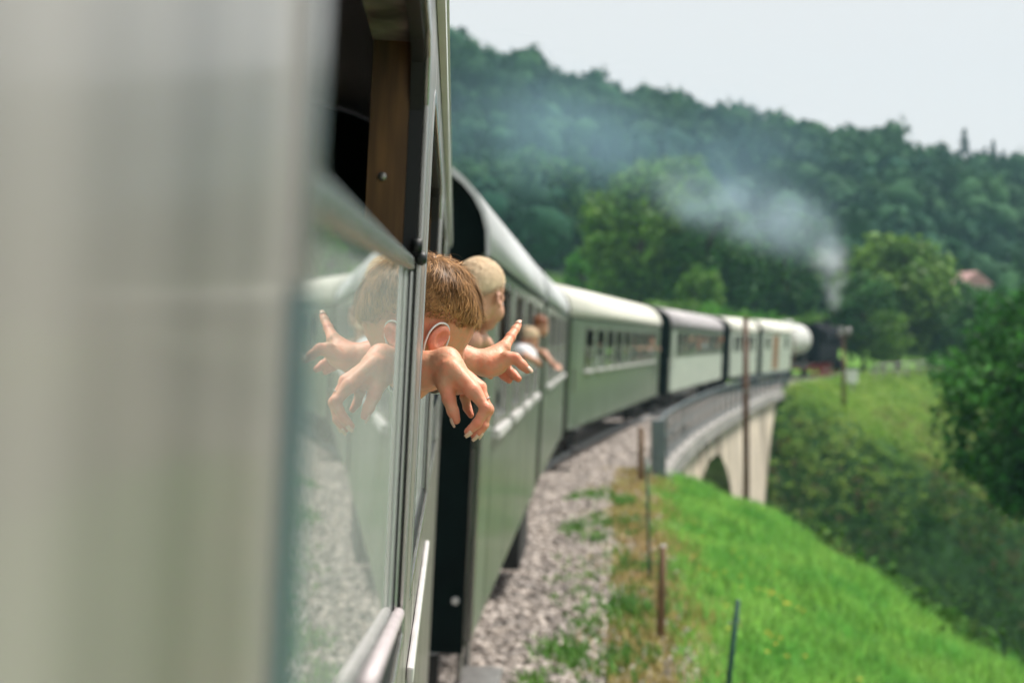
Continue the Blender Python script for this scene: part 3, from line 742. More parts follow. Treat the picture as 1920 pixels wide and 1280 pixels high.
# ------------------------------------------------------------------ the coach we lean out of
VPX = 851.0; hd1 = math.atan((VPX - 960) / F)
c_out = 0.052
A0 = (-c_out / math.cos(hd1), 0.0)
dirv = (math.sin(hd1), math.cos(hd1))
r, _ = coach_root('near_coach', A0, (A0[0] + dirv[0], A0[1] + dirv[1]), 'nearest coach filling the left side, with chrome framed open windows')
near = r
WZ0, WZ1 = CZ - .40, CZ + .41
W = [(.495, 1.95), (2.32, 3.75), (4.12, 5.55), (5.92, 7.2)]
W = [(a, b, WZ0, CZ, WZ1) for a, b in W]
coach_shell(r, 7.75, W, M['green_near'], M['roof_silver'], y_start=-11.0, thick=.078, bogies=(-7.8, 4.4), gutter=M['roof_silver'])
GL = -.0130
for i, (a, b, z0, zm, z1) in enumerate(W):
    zt_far = CZ + (.112 if i == 0 else -.075 - .02 * (i - 1)); zt_near = zt_far - (.046 if i == 0 else .004)
    w = empty('window', (0, 0, 0)); w.parent = r
    # outer chrome surround with chamfered upper corners
    def ring(y0_, y1_, z0_, z1_, ch):
        return [(y0_, z0_), (y1_, z0_), (y1_, z1_ - ch * 1.6), (y1_ - ch * .5, z1_ - ch * .4), (y1_ - ch * 1.6, z1_), (y0_ + ch * 1.6, z1_), (y0_ + ch * .5, z1_ - ch * .4), (y0_, z1_ - ch * 1.6)]
    def ring_mesh(o_, i_, xa, xb):
        n = len(o_); V = [(xa, y, z) for y, z in o_] + [(xa, y, z) for y, z in i_] + [(xb, y, z) for y, z in o_] + [(xb, y, z) for y, z in i_]
        Fc = []
        for k in range(n):
            j = (k + 1) % n
            Fc += [(k, j, n + j, n + k), (2 * n + k, 3 * n + k, 3 * n + j, 2 * n + j), (k, 2 * n + k, 2 * n + j, j), (n + k, n + j, 3 * n + j, 3 * n + k)]
        return MB().add(V, Fc)
    o_ = ring(a - .016, b + .016, z0 - .016, z1 + .016, .05); i_ = ring(a + .004, b - .004, z0 + .004, z1 - .004, .05)
    ring_mesh(o_, i_, -.0055, .002).build('surround', M['alu'], w, bevel=.002)
    o2 = ring(a + .0035, b - .0035, z0 + .0035, z1 - .0035, .05); i2 = ring(a + .012, b - .012, z0 + .012, z1 - .012, .05)
    ring_mesh(o2, i2, -.024, -.006).build('gasket', M['rubber'], w)
    # wooden jamb lining inside
    for (yy0, yy1) in ((b - .014, b + .004), (a - .004, a + .014)):
        MB().box(-.077, -.0245, yy0, yy1, z0 + .0, z1 + .02).build('wood_jamb', M['wood_panel'], w)
    MB().lathe([(.006, 0), (.006, -.003), (.003, -.0045)], (-.056, b - .0145, CZ + .225), 'y', 12).build('screw', M['steel'], w, True)
    # dropped sash: top rail, stiles, glass
    s = MB()
    rail = [(a + .012, zt_near - .012), (b - .012, zt_far - .012), (b - .012, zt_far + .006), (a + .012, zt_near + .006)]
    s.prism_x(rail, -.020, -.0062)
    s_ = s.build('sash_rail', M['alu'], w, bevel=.004)
    MB().box(-.0185, -.0075, b - .034, b - .013, z0 + .012, zt_far - .013).build('sash_stile', M['alu'], w, bevel=.003)
    MB().box(-.0175, -.0105, b - .046, b - .0345, z0 + .012, zt_far - .013).build('glazing_strip', M['rubber'], w)
    MB().box(-.020, -.008, a + .013, a + .034, z0 + .012, zt_near - .013).build('sash_stile', M['teal'], w, bevel=.003)
    pane = [(a + .030, z0 + .02), (b - .042, z0 + .02), (b - .042, zt_far - .011), (a + .030, zt_near - .011)]
    MB().prism_x(pane, GL - .004, GL).build('pane', M['dusty_glass'], w)
    bl = MB(); bl.box(-.020, -.008, a + .034, b - .04, z0 + .006, z0 + .022); bl.build('bottom_rail', M['rubber'], w)
    lt = MB(); lt.lathe([(.003, 0), (.009, .003), (.010, .010), (.006, .016)], (-.006, b - .024, zt_far + .004), 'x', 14)
    lt.box(-.012, .003, b - .03, b - .018, zt_far + .012, zt_far + .03)
    lt.build('latch', M['rubber'], w, True)
    # raised drip rail below the window
    if i == 1: MB().box(.001, .013, a - .02, b + .02, z0 - .150, z0 - .122).build('drip_rail', M['white_trim'], w, bevel=.004)
g = P(747, 1150, 1.92); g2 = P(684, 1290, 1.12)
inv = near.matrix_basis.inverted()
ga = inv @ Vector(g); gb = inv @ Vector(g2)
MB().tube([ga + Vector((0, .01, 0)), ga, ga.lerp(gb, .5), gb], [.006, .0085, .0085, .0085], 12).build('grab_bar', M['pinkish_trim'], near, True)
MB().box(.0005, .004, .446, .468, SKIRT + .1, CZ + .02).build('teal_strip', M['teal'], near)
MB().box(.0005, .004, .446, .468, CZ + .0205, EAVE - .1).build('grey_strip', M['alu'], near)
seats(r, -4, 7)

# ------------------------------------------------------------------ tank wagon and locomotive
def vehicle_root(name, A, B, label, cat, group=None):
    hd = math.atan2(B[0] - A[0], B[1] - A[1]); L = math.hypot(B[0] - A[0], B[1] - A[1])
    o = empty(name, (A[0], A[1], 0), (0, CANT * .6, -hd)); tag(o, label, cat, group); return o, L
r, L = vehicle_root('tank_wagon', (19.45, 98.4), (22.6, 106.0), 'pale silver cylindrical tank wagon behind the locomotive', 'tank wagon')
MB().lathe([(.05, .3), (.6, .36), (.95, .5), (1.14, .8), (1.16, 1.1), (1.16, L - 1.1), (1.14, L - .8), (.95, L - .5), (.6, L - .36), (.05, L - .3)], (-1.35, 0, 3.0), 'y', 32).build('tank', M['tank'], r, True)
MB().lathe([(.4, 0), (.4, .2), (.34, .26), (.1, .3)], (-1.35, L / 2, 4.12), 'z', 20).build('dome', M['tank'], r, True)
MB().box(-2.3, -.4, .1, L - .1, 1.0, 1.25).build('frame', M['under'], r)
for yy in (1.6, L - 1.6):
    MB().box(-2.2, -.5, yy - .25, yy + .25, 1.251, 2.1).build('saddle', M['under'], r)
    for x in (-.62, -2.1): wheel(r, yy, x, .46)
ld = MB()
for x in (-.28, -.02):
    ld.tube([(x, .2, 1.0), (x, .2, 3.9)], .03, 6)
for zz in np.arange(1.2, 3.9, .35): ld.tube([(-.28, .2, zz), (-.02, .2, zz)], .02, 6)
ld.build('ladder', M['brown_door'], r)
buffers(r, .1, -1)

r, L = vehicle_root('steam_locomotive', (22.9, 106.6), (28.2, 118.6), 'black steam locomotive with red running gear smoking at the head of train', 'locomotive')
B = M['black_paint']
MB().lathe([(.05, 3.2), (1.12, 3.25), (1.15, 3.4), (1.15, 8.8), (1.18, 8.82), (1.18, 10.7), (1.1, 10.85), (.05, 10.9)], (-1.35, 0, 3.05), 'y', 32).build('boiler', B, r, True)
MB().lathe([(.16, 0), (.30, .04), (.22, .2), (.20, .75), (.27, .8), (.27, .92), (.2, .94)], (-1.4, 9.9, 3.85), 'z', 20).build('chimney', B, r, True)
for yy, rr in ((7.6, .38), (5.9, .42)):
    MB().lathe([(rr, 0), (rr, .35), (rr * .85, .52), (rr * .4, .62), (.02, .65)], (-1.4, yy, 3.78), 'z', 20).build('dome', B, r, True)
cab = MB(); cab.box(-2.75, -2.70, .7, 3.1, 1.5, 3.7); cab.box(-.10, -.05, .7, 3.1, 1.5, 2.75); cab.box(-.10, -.05, .7, 1.2, 2.75, 3.7); cab.box(-.10, -.05, 2.6, 3.1, 2.75, 3.7)
cab.box(-2.7, -.10, 3.05, 3.1, 1.5, 3.8); cab.box(-2.7, -.10, .7, .75, 1.5, 2.7)
cab.build('cab', B, r)
prof = roof_arc(14, -2.85, .05, .55, 3.7); MB().prism_y(prof, .5, 3.3).build('cab_roof', B, r)
MB().box(-2.5, -.3, .4, 11.3, 1.25, 1.5).build('running_board', B, r)
MB().box(-2.0, -.8, .3, 11.4, .72, 1.248).build('main_frame', M['red_paint'], r)
MB().box(-2.7, -.1, 11.3, 11.5, .85, 1.5).build('buffer_beam', M['red_paint'], r)
MB().box(-.5, -.12, 3.2, 8.6, 1.502, 2.6).build('side_tank', B, r, bevel=.04)
def spoked(y, rr):
    w = MB().lathe([(rr, -.06), (rr, .06), (rr * .86, .06), (rr * .86, -.06)], (-.62, y, rr + .15), 'x', 28).build('wheel', M['red_paint'], r)
    for k in range(12):
        a = k * math.pi / 6
        MB().tube([(-.62, y, rr + .15), (-.62, y + math.cos(a) * rr * .9, rr + .15 + math.sin(a) * rr * .9)], .03, 6).build('spoke', M['red_paint'], w)
    MB().lathe([(.13, -.08), (.13, .1), (.09, .12)], (-.62, y, rr + .15), 'x', 16).build('hub', M['red_paint'], w)
for y in (3.9, 5.6, 7.3): spoked(y, .66)
for y in (1.5, 9.9): spoked(y, .42)
MB().lathe([(.05, 8.9), (.36, 8.92), (.36, 10.3), (.05, 10.32)], (-.35, 0, .95), 'y', 20).build('cylinder', B, r, True)
MB().box(-.50, -.44, 3.9, 7.3, .62, .74).build('coupling_rod', M['steel'], r)
MB().box(-.50, -.45, 7.3, 9.0, .86, .96).build('connecting_rod', M['steel'], r)
MB().lathe([(.14, 0), (.16, .2), (.1, .26)], (-1.4, 11.1, 3.9), 'y', 14).build('headlamp', M['steel'], r, True)
MB().prism_x([(8.9, 2.9), (10.6, 2.9), (10.6, 4.3), (9.4, 4.3)], -.40, -.36).build('smoke_deflector', B, r)

# ------------------------------------------------------------------ forest on the hill (one far-off mass)
def forest():
    protos = []
    for k in range(7):
        rx = rng.uniform(3.4, 5.2); hh = rng.uniform(8, 11)
        C = crown_centres(26, rx, hh * .42, hh * .6, 5)
        V, Fc = leaf_cloud(C, np.full(26, rx * .36), 9, rx * .17, up=.5)
        # inner mass
        bm = bmesh.new(); bmesh.ops.create_icosphere(bm, subdivisions=2, radius=1)
        iv = np.array([v.co[:] for v in bm.verts]); ifc = np.array([[v.index for v in f.verts] for f in bm.faces]); bm.free()
        iv = iv * (0.66 + .22 * rng.random((len(iv), 1))) * np.array([rx, rx, hh * .42]) + np.array([0, 0, hh * .58])
        tri = np.concatenate([Fc[:, [0, 1, 2]], Fc[:, [0, 2, 3]]])
        protos.append((np.concatenate([V, iv]), np.concatenate([tri, ifc + len(V)])))
    pts = []
    for x in np.arange(-110, 225, 6.6):
        for y in np.arange(172, 432, 7.4):
            X_, Y_ = x + rng.uniform(-2.8, 2.8), y + rng.uniform(-3, 3)
            if abs((X_ / Y_)) > .62 or X_ / Y_ < -.26: continue
            if Y_ < 190 and 0.02 < X_ / Y_ < 0.065: continue
            pts.append((X_, Y_))
    Vs, Fs = [], []; off = 0
    for X_, Y_ in pts:
        V, Fc = protos[rng.integers(len(protos))]
        a = rng.random() * 6.28; s = rng.uniform(.8, 1.3) * (1 + .15 * math.sin(X_ * .05) * math.cos(Y_ * .06)); ca, sa = math.cos(a), math.sin(a)
        W_ = np.stack([(V[:, 0] * ca - V[:, 1] * sa) * s + X_, (V[:, 0] * sa + V[:, 1] * ca) * s + Y_, V[:, 2] * s * rng.uniform(.9, 1.25)], -1)
        W_[:, 2] += tz(X_, Y_)
        Vs.append(W_); Fs.append(Fc + off); off += len(V)
    o = link('forest', np_mesh('forest', np.concatenate(Vs), np.concatenate(Fs)), M['leaf_hill'])
    tag(o, 'dense dark green mixed forest covering the hillside', 'forest', kind='stuff')
    print('forest trees', len(pts))
forest()

# conifers standing above the skyline
for i, (px, h_, d) in enumerate([(1808, 25.5, 405), (1846, 22.5, 408), (1862, 24, 404), (1881, 22.5, 407), (1899, 22, 403), (1914, 21, 406), (1765, 19, 404)]):
    x = (px - 960) / F * d; z = tz(x, d)
    o = empty('conifer_tree', (x, d, z)); tag(o, 'spiky dark conifer rising above the skyline of the wooded hill', 'tree', 'conifers on the skyline')
    o['label'] = ['tallest spiky conifer standing alone left of the close row on the skyline', 'first spiky conifer of the close skyline row, next to the tallest', 'second spiky conifer of the close skyline row', 'third spiky conifer in the middle of the close skyline row', 'fourth spiky conifer of the close skyline row', 'last spiky conifer of the skyline row at the right edge', 'small lone conifer tip on the skyline left of all the others'][i]
    MB().tube([(0, 0, -.5), (0, 0, h_ * .97)], [.25, .04], 6).build('trunk', M['bark'], o)
    n = 420; u = rng.random(n) ** .8; rr = (1 - u) * h_ * .26 * (0.45 + .55 * rng.random(n)) * (1 + .25 * np.sin(u * 40)); a = rng.random(n) * 6.28
    C = np.stack([rr * np.cos(a), rr * np.sin(a), h_ * (.12 + .88 * u)], -1)
    V, Fc = leaf_cloud(C, np.full(n, .35), 3, .45, up=.2); link('crown', np_mesh('crown', V, Fc), M['needle'], o)

# ------------------------------------------------------------------ trees standing by the line
def tpx(px, d): return ((px - 960) / F * d, d)
T = [
 ('leafy_tree', 'broad olive green tree left of the smoke behind the cream roofed coach', tpx(1200, 132), 17.0, 5.6, 'leaf_mid', 110, 44),
 ('leafy_tree', 'dark green rounded tree in the middle behind the train, right of the olive tree', tpx(1325, 128), 14.5, 4.6, 'leaf_dark', 90, 44),
 ('leafy_tree', 'hazy tree behind the smoke plume near the chimney', tpx(1470, 138), 16.0, 5.0, 'leaf_dark', 90, 40),
 ('leafy_tree', 'pale hazy round topped tree at the foot of the hill', tpx(1290, 160), 19.5, 6.0, 'leaf_mid', 90, 40),
 ('leafy_tree', 'large feathery light green tree right of the smoke', tpx(1684, 142), 14.2, 6.2, 'leaf_mid', 130, 46),
 ('leafy_tree', 'dark rounded tree just right of the locomotive', tpx(1618, 128), 9.5, 3.6, 'leaf_dark', 70, 46),
 ('leafy_tree', 'mid green tree beneath the pink roofed house', tpx(1756, 150), 11.0, 4.6, 'leaf_dark', 80, 44),
 ('leafy_tree', 'dark green tree at the right behind the large dark tree', tpx(1840, 138), 10.0, 4.2, 'leaf_dark', 80, 44),
 ('leafy_tree', 'dark round crowned tree beside the meadow at the foot of the hill', tpx(1010, 185), 17, 6.0, 'leaf_dark', 90, 40),
]
for nm, lb, loc, h_, rx, m_, cl, lv in T: tree(nm, lb, loc, h_, rx, M[m_], cl, lv)
Bs = [
 ('bright yellow green shrub beside the meadow above the cream roof', tpx(1092, 140), 7.0, 2.1, 'leaf_bright'),
 ('bright shrub behind the grey roofed coach', tpx(1350, 112), 5.4, 2.8, 'leaf_bright'),
 ('light green shrub behind the white roofed coach', tpx(1430, 116), 5.6, 2.9, 'leaf_bright'),
 ('yellow green shrub behind the luggage van beside the smoke', tpx(1512, 122), 5.6, 2.6, 'leaf_light'),
 ('round green shrub below the feathery tree right of the locomotive', tpx(1655, 126), 6.0, 2.6, 'leaf_mid'),
 ('low green shrub left of the grey coach roof', tpx(1275, 118), 5.0, 2.4, 'leaf_mid'),
 ('bright green shrub under the big olive tree', tpx(1312, 121), 8.4, 2.4, 'leaf_light'),
]
for lb, loc, h_, rx, m_ in Bs: tree('leafy_shrub', lb, loc, h_, rx, M[m_], 60, 44, cat='shrub', cz=.52, rz=.5)
# the dark tree at the right edge, close
x_, y_ = tpx(1958, 46)
tree('overhanging_tree', 'large dark green tree overhanging the gully at the right edge', (x_, y_), 11.6, 3.2, M['leaf_near'], 150, 64, size=.17, lobes=9, cz=.60, rz=.44, base_z=-6.2)

# house with pink roof among the trees
x_, y_ = tpx(1802, 166); z_ = CZ + (640 - 510) / F * 166 - 4.3
o = empty('hillside_house', (x_, y_, z_), (0, 0, R(20))); tag(o, 'small house with faded pink tiled roof among the trees', 'house')
MB().box(-2.0, 2.0, -2.6, 2.6, -9, 2.8).build('wall', M['render_wall'], o)
rf = MB().prism_y([(-2.3, 2.7), (2.3, 2.7), (0, 4.3)], -3.0, 3.0).build('roof', M['tile_roof'], o)
MB().box(-1.1, -.7, .8, 1.2, 3.2, 4.9).build('chimney', M['render_wall'], rf)
for xx in (-1.0, 1.0): MB().box(xx - .45, xx + .45, -2.64, -2.601, 1.0, 2.2).build('window', M['rubber'], o)

# brush on the far slope and in the gully
def brush(name, N, cond, size, m, label, rad=.35, n=9):
    X = rng.uniform(5, 62, N * 4); Y = rng.uniform(20, 150, N * 4)
    t = track_t(X, Y); Z = terrain(X, Y)
    k = (t > 2.1) & cond(X, Y, Z, t); k &= (X / Y < .46)
    X, Y, Z = X[k][:N], Y[k][:N], Z[k][:N]
    C = np.stack([X, Y, Z + .22 + .25 * rng.random(len(X))], -1)
    V, Fc = leaf_cloud(C, rad * (.6 + .9 * rng.random(len(X))), n, size, up=.6)
    o = link(name, np_mesh(name, V, Fc), m); tag(o, label, 'undergrowth', kind='stuff')
pat = lambda X, Y: np.sin(X * .55 + 1.3 * np.sin(Y * .31)) + np.sin(Y * .42 + .7 * np.sin(X * .37))
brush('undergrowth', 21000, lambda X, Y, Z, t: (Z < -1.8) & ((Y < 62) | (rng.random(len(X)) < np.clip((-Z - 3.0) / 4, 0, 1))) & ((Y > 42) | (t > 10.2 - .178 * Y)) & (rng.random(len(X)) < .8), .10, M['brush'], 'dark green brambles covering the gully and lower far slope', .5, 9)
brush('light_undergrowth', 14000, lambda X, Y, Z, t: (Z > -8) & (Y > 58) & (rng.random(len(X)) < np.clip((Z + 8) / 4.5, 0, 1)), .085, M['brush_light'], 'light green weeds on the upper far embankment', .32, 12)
brush('dead_undergrowth', 6500, lambda X, Y, Z, t: (Z < -2.0) & (pat(X, Y) > .15), .08, M['brush_dead'], 'brown dead stalks scattered over the far slope', .4, 7)

# ------------------------------------------------------------------ people: smooth distance fields turned into one continuous mesh
def smin(a, b, k):
    h = np.clip(.5 + .5 * (b - a) / k, 0, 1); return b + (a - b) * h - k * h * (1 - h)
def sd_cap(p, a, b, ra, rb):
    a = np.asarray(a, float); b = np.asarray(b, float); ab = b - a; L2 = float(ab @ ab) + 1e-12
    t = np.clip(((p - a) @ ab) / L2, 0, 1); q = p - a - t[:, None] * ab
    return np.sqrt(np.einsum('ij,ij->i', q, q)) - (ra + (rb - ra) * t)
def sd_ell(p, c, Rm, r):
    q = (p - c) @ Rm; r = np.asarray(r, float)
    k0 = np.linalg.norm(q / r, axis=1); k1 = np.linalg.norm(q / (r * r), axis=1) + 1e-9
    return k0 * (k0 - 1) / k1
I3 = np.eye(3)
def cap(a, b, ra, rb, k=.01): return ('c', np.asarray(a, float), np.asarray(b, float), ra, rb, k)
def ell(c, r, k=.01, Rm=I3): return ('e', np.asarray(c, float), np.asarray(r, float), Rm, None, k)
def cut(c, r, k=.006, Rm=I3): return ('s', np.asarray(c, float), np.asarray(r, float), Rm, None, k)
def bounds(pr):
    lo = np.full(3, 1e9); hi = -lo
    for q in pr:
        if q[0] == 'c':
            m = max(q[3], q[4]); lo = np.minimum(lo, np.minimum(q[1], q[2]) - m); hi = np.maximum(hi, np.maximum(q[1], q[2]) + m)
        elif q[0] == 'e': lo = np.minimum(lo, q[1] - max(q[2])); hi = np.maximum(hi, q[1] + max(q[2]))
    return lo, hi
def far_from(q, lo, hi, mg=.065):
    if q[0] == 'c':
        m = max(q[3], q[4]) + mg; return bool(np.any(np.minimum(q[1], q[2]) - m > hi) or np.any(np.maximum(q[1], q[2]) + m < lo))
    m = max(q[2]) + mg; return bool(np.any(q[1] - m > hi) or np.any(q[1] + m < lo))
def eval_group(p, pr):
    d = np.full(len(p), 1.0); plo, phi = p.min(0), p.max(0)
    for q in pr:
        if far_from(q, plo, phi): continue
        if q[0] == 'c': d = smin(d, sd_cap(p, q[1], q[2], q[3], q[4]), q[5])
        elif q[0] == 'e': d = smin(d, sd_ell(p, q[1], q[3], q[2]), q[5])
        else: d = -smin(-d, sd_ell(p, q[1], q[3], q[2]), q[5])
    return d
def make_field(groups):
    """groups: list of (prims, k) joined smoothly; prims with hard separate chains may be given as list of lists"""
    G = []
    for pr, k in groups:
        flat = [x for c in pr for x in c] if isinstance(pr[0], list) else pr
        lo, hi = bounds(flat); G.append((pr, k, lo - .06, hi + .06))
    def f(p):
        d = np.full(len(p), 0.5); plo, phi = p.min(0), p.max(0)
        for pr, k, lo, hi in G:
            if np.any(plo > hi) or np.any(phi < lo): continue
            m = slice(None); q = p
            if isinstance(pr[0], list):
                dg = eval_group(q, pr[0])
                for ch in pr[1:]: dg = np.minimum(dg, eval_group(q, ch))
            else: dg = eval_group(q, pr)
            d[m] = smin(d[m], dg, k)
        return d
    allp = [x for pr, k in groups for x in ([y for c in pr for y in c] if isinstance(pr[0], list) else pr)]
    lo, hi = bounds(allp)
    return f, lo - .03, hi + .03
def field_mesh(name, f, lo, hi, h):
    B = 8
    nb = np.ceil((hi - lo) / (B * h)).astype(int); n = nb * B + 1
    bi = np.stack(np.meshgrid(*[np.arange(k) for k in nb], indexing='ij'), -1).reshape(-1, 3)
    cc = lo + (bi + .5) * B * h; fc = f(cc)
    D = np.ones(n, np.float32)
    keep = np.abs(fc) < B * h * 1.0 + .012
    for b_ in bi[(~keep) & (fc < 0)]:
        D[b_[0] * B:b_[0] * B + B + 1, b_[1] * B:b_[1] * B + B + 1, b_[2] * B:b_[2] * B + B + 1] = -1
    loc = np.stack(np.meshgrid(*[np.arange(B + 1)] * 3, indexing='ij'), -1).reshape(-1, 3)
    ks = bi[keep]
    for s in range(0, len(ks), 24):
        kk = ks[s:s + 24]
        idx = (kk[:, None] * B + loc[None]).reshape(-1, 3)
        D[idx[:, 0], idx[:, 1], idx[:, 2]] = f(lo + idx * h)
    S = D < 0
    cs = np.zeros(np.array(n) - 1, np.uint8)
    offs = [(i, j, k) for i in (0, 1) for j in (0, 1) for k in (0, 1)]
    for i, j, k in offs: cs += S[i:n[0] - 1 + i, j:n[1] - 1 + j, k:n[2] - 1 + k]
    act = np.argwhere((cs > 0) & (cs < 8))
    vid = np.full(cs.shape, -1, np.int64); vid[act[:, 0], act[:, 1], act[:, 2]] = np.arange(len(act))
    cv = {o: D[act[:, 0] + o[0], act[:, 1] + o[1], act[:, 2] + o[2]] for o in offs}
    acc = np.zeros((len(act), 3)); cnt = np.zeros(len(act))
    for a in offs:
        for ax in range(3):
            if a[ax]: continue
            b = list(a); b[ax] = 1; b = tuple(b)
            va, vb = cv[a], cv[b]; m = (va < 0) != (vb < 0)
            t = np.where(m, va / (va - vb + 1e-12), 0)
            pt = np.tile(np.array(a, float), (len(act), 1)); pt[:, ax] = t
            acc[m] += pt[m]; cnt[m] += 1
    V = lo + (act + acc / np.maximum(cnt, 1)[:, None]) * h
    Q = []
    for ax in range(3):
        o1, o2 = (ax + 1) % 3, (ax + 2) % 3
        sl0 = [slice(1, n[q] - 1) for q in range(3)]; sl0[ax] = slice(0, n[ax] - 1)
        sl1 = list(sl0); sl1[ax] = slice(1, n[ax])
        A_, B_ = S[tuple(sl0)], S[tuple(sl1)]
        e = np.argwhere(A_ != B_)
        if not len(e): continue
        sgn = A_[e[:, 0], e[:, 1], e[:, 2]]
        base = e.copy()
        for q in range(3):
            if q != ax: base[:, q] += 1
        def g(d1, d2):
            c = base.copy(); c[:, o1] -= d1; c[:, o2] -= d2
            return vid[c[:, 0], c[:, 1], c[:, 2]]
        q4 = np.stack([g(1, 1), g(0, 1), g(0, 0), g(1, 0)], -1)
        q4[~sgn] = q4[~sgn][:, ::-1]
        Q.append(q4)
    return np_mesh(name, V, np.concatenate(Q))

def frame_from(Fv, roll=0.0):
    Fv = np.asarray(Fv, float); Fv /= np.linalg.norm(Fv)
    Rt = np.cross(Fv, (0, 0, 1)); Rt /= np.linalg.norm(Rt); U = np.cross(Rt, Fv)
    c, s = math.cos(roll), math.sin(roll)
    Rt, U = Rt * c + U * s, U * c - Rt * s
    return np.stack([Rt, Fv, U], 1)       # columns: right, forward, up

def head_prims(C, A, s):
    w = lambda x, y, z: C + A @ (np.array((x, y, z)) * s)
    e = lambda c, r, k=.012, Rm=None: ell(w(*c), np.array(r) * s, k * s, A if Rm is None else A @ Rm)
    pr = [e((0, -.006, .030), (.074, .094, .083)), e((0, .034, -.031), (.052, .057, .048), .03),
          cap(w(-.012, .072, -.083), w(.012, .072, -.083), .015 * s, .016 * s, .03 * s),
          cap(w(-.036, .078, .006), w(.036, .078, .006), .013 * s, .013 * s, .016 * s),
          e((.034, .058, -.045), (.026, .03, .03), .02), e((-.034, .058, -.045), (.026, .03, .03), .02),
          ('s', w(.031, .098, -.010), np.array((.016, .014, .011)) * s, A, None, .010 * s), ('s', w(-.031, .098, -.010), np.array((.016, .014, .011)) * s, A, None, .010 * s),
          cap(w(0, .090, -.006), w(0, .108, -.040), .006 * s, .0105 * s, .010 * s),
          e((.010, .098, -.044), (.007, .008, .006), .006), e((-.010, .098, -.044), (.007, .008, .006), .006),
          cap(w(-.017, .086, -.068), w(.017, .086, -.068), .0055 * s, .0055 * s, .006 * s), cap(w(-.014, .085, -.077), w(.014, .085, -.077), .006 * s, .006 * s, .006 * s)]
    ears = []
    for sg in (1, -1):
        t = R(24) * sg; Rm = np.array([[math.cos(t), -math.sin(t), 0], [math.sin(t), math.cos(t), 0], [0, 0, 1]]).T
        ears.append([e((sg * .077, -.010, -.020), (.0065, .0155, .025), .004, Rm), e((sg * .073, .0, -.038), (.005, .008, .010), .008),
                     ('s', w(sg * .0845, -.007, -.020), np.array((.0062, .0095, .0165)) * s, A @ Rm, None, .003 * s),
                     e((sg * .077, .002, -.022), (.004, .005, .007), .004)])
    return pr, ears, w

def eyes(w, s, root):
    for sg in (1, -1):
        c = w(sg * .031, .083, -.010)
        me_ = bpy.data.meshes.new('eye'); bm = bmesh.new(); bmesh.ops.create_uvsphere(bm, u_segments=14, v_segments=10, radius=.0122 * s); bm.to_mesh(me_); bm.free()
        o = link('eye', me_, M['elastic'], root, True); o.matrix_basis = root.matrix_basis.inverted() @ Matrix.Translation(Vector(c))
        c2 = w(sg * .031, .0942, -.010)
        me_ = bpy.data.meshes.new('iris'); bm = bmesh.new(); bmesh.ops.create_uvsphere(bm, u_segments=12, v_segments=8, radius=.0046 * s); bm.to_mesh(me_); bm.free()
        o = link('iris', me_, M['rubber'], root, True); o.matrix_basis = root.matrix_basis.inverted() @ Matrix.Translation(Vector(c2))

